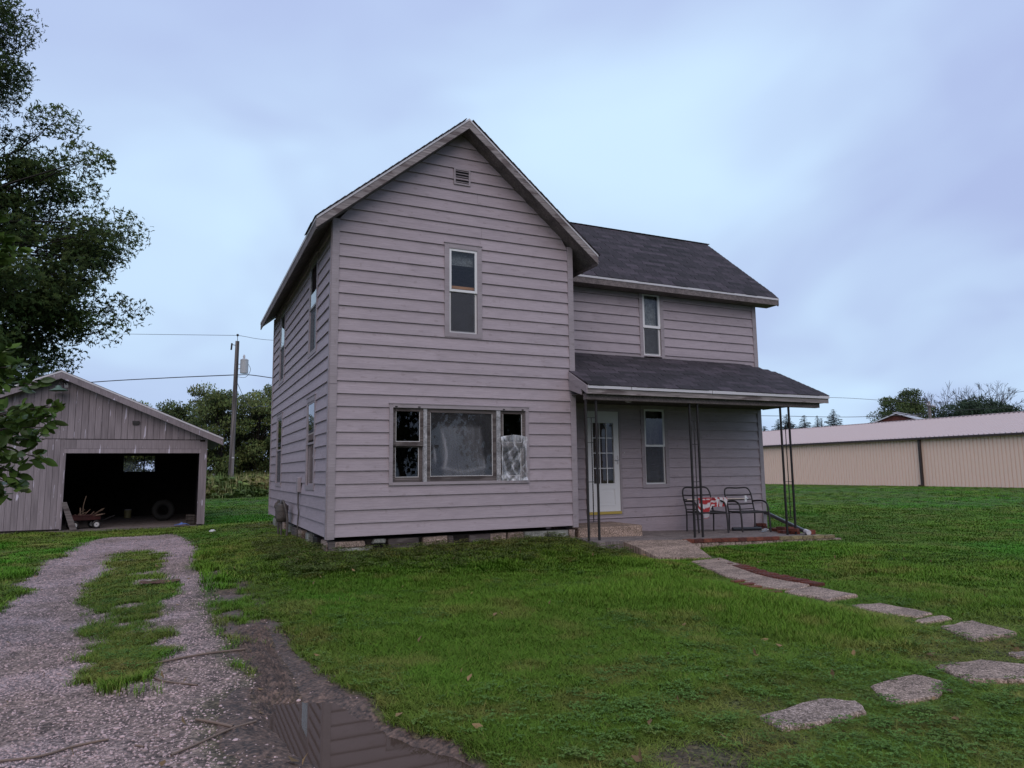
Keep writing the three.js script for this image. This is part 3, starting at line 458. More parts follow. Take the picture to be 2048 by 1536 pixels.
  film.wrapS = film.wrapT = THREE.ClampToEdgeWrapping;
  mesh('grime_film', new THREE.PlaneGeometry(w, h).translate((mB + mC) / 2, (c + d) / 2 + 0.01, -0.006), std(lin(0.36, 0.35, 0.38), 0.6, { transparent: true, alphaMap: film }), g);
  // crumpled clear plastic sheet hanging over the right-hand window
  const pw = R1 - mD + 0.02, ph = 0.76, pg = new THREE.PlaneGeometry(pw, ph, 40, 60), p = pg.attributes.position;
  for (let i = 0; i < p.count; i++) { const s = p.getX(i) / pw + 0.5, t = p.getY(i) / ph + 0.5; const top = t > 0.93 ? (t - 0.93) * 2.6 * (0.5 - Math.abs(s - 0.5)) : 0, r1 = Math.abs(((s * 3 + t * 1.6 + fbm(s * 4, t * 3, 3)) % 1) - 0.5), r2 = Math.abs(((s * 2.2 - t * 2.3 + 3 + fbm(s * 3 + 8, t * 4, 3)) % 1) - 0.5);
    p.setX(i, p.getX(i) * (t > 0.9 ? 1 : lerp(1, 0.92, Math.sin(t * 3.1) * 0.7))); p.setY(i, p.getY(i) + top * 0.35 - 0.03 * Math.max(0, Math.abs(s - 0.5) - 0.3) * (t > 0.9 ? 1 : 0)); p.setZ(i, 0.02 + r1 * 0.05 + r2 * 0.045 + fbm(s * 12, t * 12, 2) * 0.025); }
  pg.computeVertexNormals();
  const pa = tex(256, 256, (x, y) => { const r1 = Math.abs(((x * 3 + y * 1.6 + fbm(x * 4, y * 3, 3)) % 1) - 0.5), r2 = Math.abs(((x * 2.2 - y * 2.3 + 3 + fbm(x * 3 + 8, y * 4, 3)) % 1) - 0.5), bot = ss(0.16, 0.02, y), sd = ss(0.06, 0, x) + ss(0.94, 1, x), f = fbm(x * 14, y * 8, 3); return 0.1 + 0.34 * ss(0.2, 0.0, r1) * f * 1.5 + 0.3 * ss(0.18, 0.0, r2) * f * 1.5 + bot * 0.3 * f * 2 + sd * 0.3 + 0.12 * f + 0.4 * ss(0.86, 0.95, y) * f; }, false);
  mesh('torn_plastic_sheet', pg.translate((mD + R1) / 2 + 0.005, c + ph / 2 - 0.005, 0.008), phys(lin(0.6, 0.6, 0.64), 0.45, { transparent: true, alphaMap: pa }), g);
  for (const x of [L0 + 0.05, mA - 0.08, mD + 0.06, R1 - 0.06]) mesh('hinge', box(0.04, 0.02, 0.012, x, d + 0.016, 0.045), BLACKIRON, g);
}
{ // gable vent
  const a = Fz(906, 338), b = Fz(940, 373), g = new THREE.Group(); g.name = 'gable_vent'; g.position.set((a.x + b.x) / 2, (a.y + b.y) / 2, ZF); house.add(g);
  const W = 0.31, H = 0.3; mesh('vent_frame', [bx(-W / 2, -W / 2 + 0.03, -H / 2, H / 2, 0.005, 0.04), bx(W / 2 - 0.03, W / 2, -H / 2, H / 2, 0.005, 0.04), bx(-W / 2 + 0.03, W / 2 - 0.03, H / 2 - 0.03, H / 2, 0.005, 0.041), bx(-W / 2 + 0.03, W / 2 - 0.03, -H / 2, -H / 2 + 0.03, 0.005, 0.041)], TRIM, g);
  mesh('vent_backing', bx(-W / 2 + 0.03, W / 2 - 0.03, -H / 2 + 0.03, H / 2 - 0.03, 0.012, 0.0235), BLACKIRON, g);
  for (let k = 0; k < 5; k++) { const s = mesh('louvre', box(W - 0.07, 0.035, 0.004), TRIM, g); s.position.set(0, -0.1 + k * 0.05, 0.036); s.rotation.x = -0.9; }
}
{ // storm door
  const g = new THREE.Group(); g.name = 'door'; g.position.set(0, 0, ZR); house.add(g); g.userData.label = 'white storm door with twelve panes and a kick panel';
  const [u0, u1, v0, v1] = oWD, a = 7.475, b = 8.235, c = 0.665, d = 2.71;
  mesh('door_frame', [bx(u0, a - 0.004, v0 + 0.05, v1, 0.002, 0.04), bx(b + 0.004, u1, v0 + 0.05, v1, 0.002, 0.04), bx(a - 0.004, b + 0.004, d + 0.004, v1, 0.002, 0.034), bx(u0, u1, v0, v0 + 0.045, 0.002, 0.03)], CASING, g);
  const ga = a + 0.13, gb = b - 0.13, gc = 1.23, gd = 2.47;
  mesh('leaf', [bx(a, ga, c, d, -0.02, 0.024), bx(gb, b, c, d, -0.02, 0.024), bx(ga, gb, gd, d, -0.02, 0.024), bx(ga, gb, c, gc, -0.02, 0.024)], WHITE, g);
  mesh('glazing_bead', [bx(ga - 0.02, ga, gc - 0.02, gd + 0.02, 0.025, 0.031), bx(gb, gb + 0.02, gc - 0.02, gd + 0.02, 0.025, 0.031), bx(ga, gb, gd, gd + 0.02, 0.025, 0.031), bx(ga, gb, gc - 0.02, gc, 0.025, 0.031)], WHITE, g);
  const ms = []; for (let k = 1; k < 3; k++) { const x = lerp(ga, gb, k / 3); ms.push(bx(x - 0.008, x + 0.008, gc, gd, 0.004, 0.018)); } for (let k = 1; k < 4; k++) { const y = lerp(gc, gd, k / 4); ms.push(bx(ga, gb, y - 0.008, y + 0.008, 0.003, 0.019)); } mesh('glazing_bars', ms, WHITE, g);
  for (let i = 0; i < 3; i++) for (let j = 0; j < 4; j++) { const x0 = lerp(ga, gb, i / 3), x1 = lerp(ga, gb, (i + 1) / 3), y0 = lerp(gc, gd, j / 4), y1 = lerp(gc, gd, (j + 1) / 4); mesh('pane', new THREE.PlaneGeometry(x1 - x0, y1 - y0).translate((x0 + x1) / 2, (y0 + y1) / 2, 0), GLASS, g); }
  const k0 = a + 0.12, k1 = b - 0.12, q0 = 0.8, q1 = 1.12; mesh('kick_panel', [bx(k0, k0 + 0.015, q0, q1, 0.025, 0.032), bx(k1 - 0.015, k1, q0, q1, 0.025, 0.032), bx(k0, k1, q1, q1 + 0.015, 0.025, 0.032), bx(k0, k1, q0 - 0.015, q0, 0.025, 0.032), bx(k0 + 0.05, k1 - 0.05, q0 + 0.05, q1 - 0.05, 0.025, 0.029)], WHITE, g);
  mesh('door_handle', [bx(b - 0.055, b - 0.03, 1.62, 1.8, 0.025, 0.04), rod(V(b - 0.045, 1.71, 0.03), V(b - 0.045, 1.71, 0.075), 0.01), rod(V(b - 0.04, 1.71, 0.07), V(b - 0.13, 1.705, 0.07), 0.011)], METAL, g);
  mesh('threshold', bx(a - 0.01, b + 0.01, 0.61, 0.662, -0.02, 0.05), std(lin(0.4, 0.29, 0.06), 0.5), g);
  mesh('inner_door', bx(u0 + 0.04, u1 - 0.04, 0.62, 2.74, -0.13, -0.1), std(lin(0.12, 0.07, 0.055), 0.7, { map: tGrain }), g);
  mesh('doorbell', new THREE.CylinderGeometry(0.012, 0.012, 0.01, 8).rotateX(Math.PI / 2).translate(8.36, 1.86, 0.03), WHITE, house).position.z = ZR;
}
// ---------- roofs ----------
function strips() {                                          // three-tab shingle strips in five variants
  return [0, 1, 2, 3, 4].map(() => { const gs = []; for (let k = 0; k < 3; k++) { const w = 1 / 3 - 0.012, g = box(w, 0.19, 0.013, -0.5 + (k + 0.5) / 3, 0.085 + rr(-0.006, 0.006), rr(0.004, 0.0095)); g.rotateX(0.05); const kk = [0.48, 0.8, 1, 1.15, 1.5][Math.floor(rnd() * 5)], cc = []; for (let i = 0; i < g.attributes.position.count; i++) cc.push(kk, kk, kk); g.setAttribute('color', new THREE.Float32BufferAttribute(cc, 3)); gs.push(g); } return mergeGeometries(gs); });
}
const STR = strips(), EXPO = 0.142;
function shingle(parent, x0, x1, y0, z0, slope, len, cut) {    // courses from the eave (y0, z0) up a slope facing +z
  const th = Math.atan(slope), rows = Math.floor(len / EXPO);
  for (let r = 0; r < rows; r++) {
    const s = r * EXPO, y = y0 + Math.sin(th) * s, z = z0 - Math.cos(th) * s; let x = x0 - ((r * 0.37) % 1);
    const xe = cut ? cut(s) : x1;
    while (x < xe - 0.02) { const a = Math.max(x, x0), b = Math.min(x + 1, xe); if (b - a > 0.03) { const o = mesh('shingle', STR[Math.floor(rnd() * 5)], SHING[Math.floor(rnd() * 5)], parent); o.scale.x = b - a; o.position.set((a + b) / 2, y, z); o.rotation.x = -(Math.PI / 2 - th); } x += 1; }
  }
}
{
  // main gable roof: two decks, soffits, rakes
  const slope = (x0, x1, z0, z1, top, bot) => polyGeo([[x0, top(x0) - bot, z1], [x1, top(x1) - bot, z1], [x1, top(x1), z1], [x0, top(x0), z1], [x0, top(x0) - bot, z0], [x1, top(x1) - bot, z0], [x1, top(x1), z0], [x0, top(x0), z0]], [2, 0]);
  const low = d => x => roofTop(x) - d;
  const roof = mesh('roof', [slope(EL + 0.01, AX, RZ1, RZ0 - 0.01, low(0.012), 0.05), slope(AX, ER - 0.01, RZ1, RZ0 - 0.01, low(0.012), 0.05)], DECK, house);
  const soffitParts = [slope(EL + 0.02, AX, RZ1, RZ0 - 0.022, low(0.064), 0.1), slope(AX, ER - 0.02, RZ1, RZ0 - 0.022, low(0.064), 0.1)]; mesh('soffit', soffitParts, SOFFIT, house);
  // shingle ends stepping along both rakes
  const th = Math.atan(RS), len = Math.hypot(AX - EL, RS * (AX - EL)); 
  for (const s of [-1, 1]) for (let r = 0; r * EXPO < len - 0.2; r++) { const q = r * EXPO - 0.02, o = mesh('shingle', STR[r % 5], SHING[r % 5], roof); const x = s < 0 ? EL + Math.cos(th) * q : ER - Math.cos(th) * q; o.position.set(x, roofTop(x), RZ0 - 0.47); o.scale.x = 1; o.rotation.order = 'YXZ'; o.rotation.y = s < 0 ? -Math.PI / 2 : Math.PI / 2; o.rotation.x = -(Math.PI / 2 - th); }
  const rake = (s) => { const x0 = s < 0 ? EL : ER, q = (d0, d1, z0, z1) => { const A = [x0, roofTop(x0)], B = [AX, RY]; return polyGeo([[A[0], A[1] - d1, z1], [B[0], B[1] - d1, z1], [B[0], B[1] - d0, z1], [A[0], A[1] - d0, z1], [A[0], A[1] - d1, z0], [B[0], B[1] - d1, z0], [B[0], B[1] - d0, z0], [A[0], A[1] - d0, z0]], [0, 1]); };
    mesh('rake_board', q(0.048, 0.185, RZ0 - 0.02, RZ0), FASCIA, house); mesh('drip_edge', q(0.008, 0.046, RZ0 - 0.012, RZ0 + 0.008), METAL, house); };
  rake(-1); rake(1);
  for (const x of [EL, ER]) { const s = x < AX ? 1 : -1; mesh('eave_board', bx(Math.min(x, x + s * 0.02), Math.max(x, x + s * 0.02), roofTop(x) - 0.2, roofTop(x) - 0.02, RZ1, RZ0 - 0.024), SOFFIT, house); mesh('drip_edge', bx(Math.min(x - s * 0.008, x - s * 0.001), Math.max(x - s * 0.008, x - s * 0.001), roofTop(x) - 0.06, roofTop(x) - 0.008, RZ1, RZ0 - 0.024), METAL, house); }
  // wing roof
  const wz = -12.04, wy = 5.47, rz = -14.45, ry = 7.51, sl = (ry - wy) / (wz - rz), len2 = Math.hypot(ry - wy, wz - rz), x0 = 4.6, x1 = 12.61;
  const wing = mesh('wing_roof', [polyGeo([[x0, wy - 0.07, wz], [x1, wy - 0.07, wz], [x1, wy - 0.012, wz], [x0, wy - 0.012, wz], [x0, ry - 0.07, rz], [x1, ry - 0.07, rz], [x1, ry - 0.012, rz], [x0, ry - 0.012, rz]], [0, 2]), polyGeo([[x0, ry - 0.07, rz], [x1, ry - 0.07, rz], [x1, ry - 0.012, rz], [x0, ry - 0.012, rz], [x0, wy - 0.07, 2 * rz - wz], [x1, wy - 0.07, 2 * rz - wz], [x1, wy - 0.012, 2 * rz - wz], [x0, wy - 0.012, 2 * rz - wz]], [0, 2])], DECK, house);
  shingle(wing, 5.6, x1 + 0.015, wy, wz + 0.02, sl, len2 + 0.03);
  { let x = 5.6; while (x < x1) { const o = mesh('ridge_shingle', box(Math.min(0.2, x1 - x), 0.012, 0.26, 0, 0, 0), DECK, wing); o.position.set(x + 0.1, ry + 0.012, rz - 0.05); o.rotation.set(0.0, 0, rr(-0.01, 0.02)); x += 0.145; } }
  mesh('eave_board', bx(6.9, x1 - 0.002, wy - 0.17, wy - 0.052, wz + 0.001, wz + 0.02), SOFFIT, house); mesh('drip_edge', bx(6.88, x1, wy - 0.05, wy - 0.004, wz + 0.002, wz + 0.03), METAL, house);
  mesh('eave_soffit', bx(HX1 + 0.02, x1 - 0.03, wy - 0.165, wy - 0.15, ZR + 0.003, wz - 0.002), SOFFIT, house);
  mesh('rake_board', polyGeo([[x1 - 0.02, wy - 0.19, wz], [x1, wy - 0.19, wz], [x1, wy - 0.03, wz], [x1 - 0.02, wy - 0.03, wz], [x1 - 0.02, ry - 0.19, rz], [x1, ry - 0.19, rz], [x1, ry - 0.03, rz], [x1 - 0.02, ry - 0.03, rz]], [2, 1]), SOFFIT, house);
  // porch roof, a shed against the wing
  const pz = -10.5, py = 2.985, qz = ZR - 0.02, qy = 3.9, ps = (qy - py) / (pz - qz), pl = Math.hypot(qy - py, pz - qz), a = 6.38, b = 12.25;
  const porch = mesh('porch_roof', polyGeo([[a, py - 0.06, pz], [b, py - 0.06, pz], [b, py - 0.012, pz], [a, py - 0.012, pz], [a, qy - 0.06, qz], [b - 0.25, qy - 0.06, qz], [b - 0.25, qy - 0.012, qz], [a, qy - 0.012, qz]], [0, 2]), DECK, house);
  shingle(porch, a, b, py, pz + 0.025, ps, pl + 0.02, s => b + 0.012 - 0.5 * ss(pl - 0.75, pl, s) * 1.1);
  mesh('flashing', bx(6.9, 11.75, qy - 0.04, qy + 0.03, ZR + 0.034, ZR + 0.04), TRIM, house);
  for (let k = 0; k < 3; k++) { const u = a + (b - a) * [0, 0.155, 0.47][k], w = a + (b - a) * [0.153, 0.468, 1][k]; mesh('drip_edge', bx(u, w, py - 0.056 - k * 0.001, py - 0.002, pz + 0.001, pz + 0.03 + k * 0.001), METAL, house); }
  mesh('eave_board', bx(a, b, py - 0.15, py - 0.058, pz - 0.02, pz + 0.004), FASCIA, house);
  mesh('rake_board', polyGeo([[a - 0.02, py - 0.15, pz], [a - 0.001, py - 0.15, pz], [a - 0.001, py - 0.005, pz], [a - 0.02, py - 0.005, pz], [a - 0.02, py + 0.17, ZF + 0.03], [a - 0.001, py + 0.17, ZF + 0.03], [a - 0.001, py + 0.315, ZF + 0.03], [a - 0.02, py + 0.315, ZF + 0.03]], [2, 1]), TRIM, house);
  mesh('rake_infill', polyGeo([[a - 0.012, py - 0.15, pz - 0.2], [a + 0.01, py - 0.15, pz - 0.2], [a + 0.01, py - 0.04, pz - 0.2], [a - 0.012, py - 0.04, pz - 0.2], [a - 0.012, py - 0.02, ZF + 0.03], [a + 0.01, py - 0.02, ZF + 0.03], [a + 0.01, py + 0.2, ZF + 0.03], [a - 0.012, py + 0.2, ZF + 0.03]], [2, 1]), TRIM, house);
  mesh('porch_beam', bx(6.42, 12.1, py - 0.24, py - 0.13, -10.72, -10.6), SOFFIT, house);
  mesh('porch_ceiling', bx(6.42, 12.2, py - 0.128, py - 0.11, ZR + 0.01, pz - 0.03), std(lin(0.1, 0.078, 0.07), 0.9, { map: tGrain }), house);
  mesh('gable_end_board', polyGeo([[b - 0.03, py - 0.14, pz - 0.04], [b - 0.015, py - 0.14, pz - 0.04], [b - 0.015, py - 0.06, pz - 0.04], [b - 0.03, py - 0.06, pz - 0.04], [b - 0.03, py - 0.14, ZR + 0.05], [b - 0.015, py - 0.14, ZR + 0.05], [b - 0.015, qy - 0.09, ZR + 0.05], [b - 0.03, qy - 0.09, ZR + 0.05]], [2, 1]), SOFFIT, house);
  // iron porch posts
  for (const [p0, p1, by] of [[1178, 1199, 1081], [1390, 1406, 1076], [1575, 1592, 1070]]) {
    const g = new THREE.Group(); g.name = 'porch_post'; house.add(g); const z = -10.66, xa = atZ(p0, by, z).x, xb = atZ(p1, by, z).x, yb = slabY(xa), yt = py - 0.24, h = yt - yb;
    for (const x of [xa, xb]) mesh('upright', bx(x - 0.016, x + 0.016, yb, yt, z - 0.016, z + 0.016), IRONRUST, g);
    for (const t of [0.16, 0.44, 0.72, 0.9].map(v => v - 0.03)) mesh('crossbar', bx(xa + 0.016, xb - 0.016, yb + h * t - 0.005, yb + h * t + 0.005, z - 0.005, z + 0.005), IRONRUST, g);
    const tw = new THREE.BoxGeometry(0.014, h * 0.74, 0.014, 1, 90, 1).translate(0, h * 0.5, 0), q = tw.attributes.position; for (let i = 0; i < q.count; i++) { const y = q.getY(i), an = y * 34, x = q.getX(i), w = q.getZ(i); q.setX(i, x * Math.cos(an) - w * Math.sin(an)); q.setZ(i, x * Math.sin(an) + w * Math.cos(an)); } tw.computeVertexNormals(); mesh('twisted_bar', tw.translate((xa + xb) / 2, yb, z), IRONRUST, g);
  }
  // porch lamp
  mesh('ceiling_lamp', new THREE.SphereGeometry(0.09, 12, 8, 0, 6.3, Math.PI / 2, Math.PI / 2).scale(1, 0.6, 1).translate(7.85, py - 0.128, -11.4), WHITE, house);
}
// ---------- foundation ----------
{
  const f = mesh('foundation', [bx(HX0 + 0.14, HX1 - 0.05, -0.3, SB - 0.07, ZF - 0.3, ZF - 0.15), bx(HX0 + 0.1, HX0 + 0.2, -0.3, SB - 0.07, ZB + 0.1, ZF - 0.3)], std(lin(0.05, 0.04, 0.035), 0.95, { map: tGrain }), house);
  const post = (x, z, w, m) => mesh('foundation_post', bx(x, x + w, 0.1, SB - 0.065, z - 0.16, z), m, f);
  post(HX0 + 0.02, ZF - 0.02, 0.1, OLDWOOD);
  const put = (x, w, h, m, d = 0.12) => { const g = rbox(w, h, d, 0.02); const p = g.attributes.position; for (let i = 0; i < p.count; i++) p.setXYZ(i, p.getX(i) + (hash(Math.round(p.getX(i) * 50), Math.round(p.getY(i) * 50 + x * 77)) - 0.5) * 0.03, p.getY(i) + (hash(Math.round(p.getY(i) * 50 + 9), Math.round(p.getX(i) * 50 + x * 31)) - 0.5) * 0.02, p.getZ(i)); g.computeVertexNormals(); const o = mesh('foundation_stone', g, m, f); o.position.set(x, SB - 0.07 - h / 2, ZF - 0.09); return o; };
  put(2.42, 0.5, 0.1, STONE); put(2.5, 0.6, 0.1, STONEW).position.y -= 0.11; put(2.9, 0.2, 0.06, STONEW); put(3.3, 0.5, 0.2, OLDWOOD); put(3.83, 0.42, 0.2, STONE); put(4.1, 0.1, 0.2, OLDWOOD); put(4.62, 0.4, 0.14, OLDWOOD); put(4.95, 0.3, 0.22, STONE); put(5.28, 0.3, 0.2, STONE); put(5.68, 0.46, 0.24, STONEW); put(6.12, 0.42, 0.24, STONEW); put(6.4, 0.12, 0.26, STONE);
  for (let i = 0; i < 9; i++) { const z = ZF - 0.35 - i * 0.82, w = rr(0.3, 0.7), o = mesh('foundation_stone', rbox(0.12, 0.26, w, 0.02), i === 1 ? BLACKIRON : [STONE, OLDWOOD, STONEW][i % 3], f); o.position.set(HX0 + 0.06, SB - 0.2, z); }
}

// ---------- garage ----------
{
  const g = thing('garage', 'low gabled plank garage with peeling mauve paint and open doorway', 'garage');
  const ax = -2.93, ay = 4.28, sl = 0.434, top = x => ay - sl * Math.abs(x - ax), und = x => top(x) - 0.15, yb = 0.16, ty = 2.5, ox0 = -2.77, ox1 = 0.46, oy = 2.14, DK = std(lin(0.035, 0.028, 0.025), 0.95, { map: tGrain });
  const wallOutline = [[GX0, 0], [GX1, 0], [GX1, und(GX1)], [ax, und(ax)], [GX0, und(GX0)]];
  const mk = (outline, holes) => { const s = new THREE.Shape(outline.map(p => new THREE.Vector2(...p))); for (const h of holes) s.holes.push(new THREE.Path([[h[0], h[2]], [h[0], h[3]], [h[1], h[3]], [h[1], h[2]]].map(p => new THREE.Vector2(...p)))); return new THREE.ExtrudeGeometry(s, { depth: 0.1, bevelEnabled: false }); };
  const fo = [[GX0, 0], [ox0, 0], [ox0, oy], [ox1, oy], [ox1, 0], [GX1, 0], [GX1, und(GX1)], [ax, und(ax)], [GX0, und(GX0)]];
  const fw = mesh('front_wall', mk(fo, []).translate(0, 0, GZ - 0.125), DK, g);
  const plank = (x0, x1, y0, y1a, y1b, z, d = 0.022) => { const q = polyGeo([[x0, y0, z + d], [x1, y0, z + d], [x1, y1b, z + d], [x0, y1a, z + d], [x0, y0, z], [x1, y0, z], [x1, y1b, z], [x0, y1a, z]]); const uv = q.attributes.uv, a = rnd(), b = rnd(); for (let i = 0; i < uv.count; i++) uv.setXY(i, uv.getX(i) * 1.2 + a, uv.getY(i) * 0.42 + b); mesh('plank', q, PLANK[Math.floor(rnd() * 4)], fw); };
  for (let x = GX0; x < GX1 - 0.01; x += 0.156) { const b = Math.min(x + 0.148, GX1); const pk = ax > x && ax < b ? Math.min(und(x), und(b)) : 0; plank(x, b, ty, pk || und(x), pk || und(b), GZ - 0.012 + rr(0, 0.003), 0.03); }
  for (let x = GX0; x < ox0 - 0.1; x += 0.139) { const b = Math.min(x + 0.133, ox0 - 0.03); plank(x, b, yb, ty - 0.012, ty - 0.012, GZ - 0.02 + rr(0, 0.003)); }
  const tb = (n, x0, x1, y0, y1, z0, z1, m = PLANK[0]) => { const q = bx(x0, x1, y0, y1, z0, z1), uv = q.attributes.uv; for (let i = 0; i < uv.count; i++) uv.setXY(i, uv.getX(i) * 1.2, uv.getY(i) * 0.42); return mesh(n, q, m, g); };
  tb('header_board', ox0 + 0.24, GX1 - 0.16, oy + 0.1, ty - 0.02, GZ - 0.02, GZ + 0.006, PLANK[3]); tb('header_board', ox0 - 0.03, ox0 + 0.235, oy + 0.1, ty - 0.02, GZ - 0.02, GZ + 0.005, PLANK[1]);
  tb('door_trim', ox0 - 0.03, ox1 + 0.03, oy - 0.02, oy + 0.094, GZ - 0.02, GZ + 0.016, PLANK[2]); tb('door_trim', ox1 - 0.005, GX1 - 0.03, 0.15, oy + 0.3, GZ - 0.02, GZ + 0.012, PLANK[1]); tb('door_trim', ox0 - 0.028, ox0 + 0.012, 0.13, oy - 0.022, GZ - 0.05, GZ + 0.01, PLANK[1]);
  tb('corner_board', GX1 - 0.028, GX1 + 0.03, 0.14, und(GX1) - 0.02, GZ - 0.12, GZ + 0.02, PLANK[0]);
  mesh('side_wall', bx(GX1 - 0.1, GX1, 0, und(GX1), GZB, GZ - 0.13), PLANK[1], g); mesh('side_wall', bx(GX0, GX0 + 0.1, 0, und(GX0), GZB, GZ - 0.13), PLANK[1], g);
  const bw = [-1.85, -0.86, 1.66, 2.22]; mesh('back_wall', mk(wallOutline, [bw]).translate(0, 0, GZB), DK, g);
  const w = new THREE.Group(); w.name = 'window'; g.add(w);
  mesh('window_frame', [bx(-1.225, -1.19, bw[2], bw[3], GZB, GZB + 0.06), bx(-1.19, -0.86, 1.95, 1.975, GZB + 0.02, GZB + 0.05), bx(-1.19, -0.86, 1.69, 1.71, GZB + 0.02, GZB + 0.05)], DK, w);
  for (const [a, b] of [[-1.85, -1.225], [-1.19, -0.86]]) mesh('pane', new THREE.PlaneGeometry(b - a, 0.56).translate((a + b) / 2, 1.94, GZB + 0.03), phys(lin(0.9, 0.9, 0.86), 0.05, { transmission: 1, thickness: 0 }), w);
  mesh('floor', bx(GX0 + 0.05, GX1 - 0.05, -0.1, 0.11, GZB, GZ + 0.1), CONC2, g);
  // roof
  const z0 = GZB - 0.3, z1 = GZ + 0.33, xl = GX0 - 0.42, xr = 1.05, slab = (a, b, d0, d1, m, n, za = z0, zb = z1) => mesh(n, polyGeo([[a, top(a) - d1, zb], [b, top(b) - d1, zb], [b, top(b) - d0, zb], [a, top(a) - d0, zb], [a, top(a) - d1, za], [b, top(b) - d1, za], [b, top(b) - d0, za], [a, top(a) - d0, za]], [2, 0]), m, g);
  const slab2 = (a, b, d0, d1, m, n, za, zb) => mesh(n, polyGeo([[a, top(a) - d1, zb], [b, top(b) - d1, zb], [b, top(b) - d0, zb], [a, top(a) - d0, zb], [a, top(a) - d1, za], [b, top(b) - d1, za], [b, top(b) - d0, za], [a, top(a) - d0, za]], [0, 1]), m, g);
  slab(xl, ax, 0, 0.025, DECK, 'roof'); slab(ax, xr, 0, 0.025, DECK, 'roof'); slab(xl + 0.01, ax, 0.027, 0.1, PLANK[1], 'soffit', z0, z1 - 0.03); slab(ax, xr - 0.01, 0.027, 0.1, PLANK[1], 'soffit', z0, z1 - 0.03);
  slab2(xl, ax, 0.06, 0.22, PLANK[3], 'rake_board', z1 - 0.025, z1 - 0.002); slab2(ax, xr, 0.06, 0.22, PLANK[1], 'rake_board', z1 - 0.025, z1 - 0.002); slab(xl, ax, 0.012, 0.055, METAL, 'drip_edge', z1 - 0.02, z1 + 0.006); slab(ax, xr, 0.012, 0.055, METAL, 'drip_edge', z1 - 0.02, z1 + 0.006);
  // enamel lamp on the gable, small vent box
  const lp = atZ(117, 772, GZ + 0.35), lamp = new THREE.Group(); lamp.name = 'wall_lamp'; lamp.userData.label = 'dented green enamel barn lamp on a bent arm'; lamp.position.set(lp.x, lp.y - 0.1, GZ + 0.3); g.add(lamp);
  mesh('lamp_shade', new THREE.LatheGeometry([[0.03, 0.12], [0.06, 0.11], [0.075, 0.06], [0.2, 0.0], [0.215, -0.015]].map(p => new THREE.Vector2(...p)), 20), std(lin(0.1, 0.15, 0.12), 0.4), lamp); lamp.rotation.z = 0.06;
  mesh('lamp_arm', tube([V(0, 0.1, 0), V(0.03, 0.2, -0.02), V(0.12, 0.22, -0.15), V(0.14, 0.15, -0.3)], 0.013), BLACKIRON, lamp); mesh('junction_box', box(0.09, 0.12, 0.05, 0.14, 0.15, -0.28), METAL, lamp);
  const vp = atZ(272, 846, GZ + 0.03); mesh('vent_box', [bx(vp.x - 0.085, vp.x + 0.085, vp.y - 0.02, vp.y + 0.055, GZ + 0.019, GZ + 0.07), bx(vp.x - 0.07, vp.x + 0.07, vp.y - 0.05, vp.y - 0.02, GZ + 0.019, GZ + 0.06)], BLACKIRON, g);
  // threshold strip of concrete
  const th = struct('garage_apron', bx(ox0 - 0.1, ox1 + 0.1, -0.05, 0.105, GZ + 0.102, GZ + 0.5), CONC2);
}
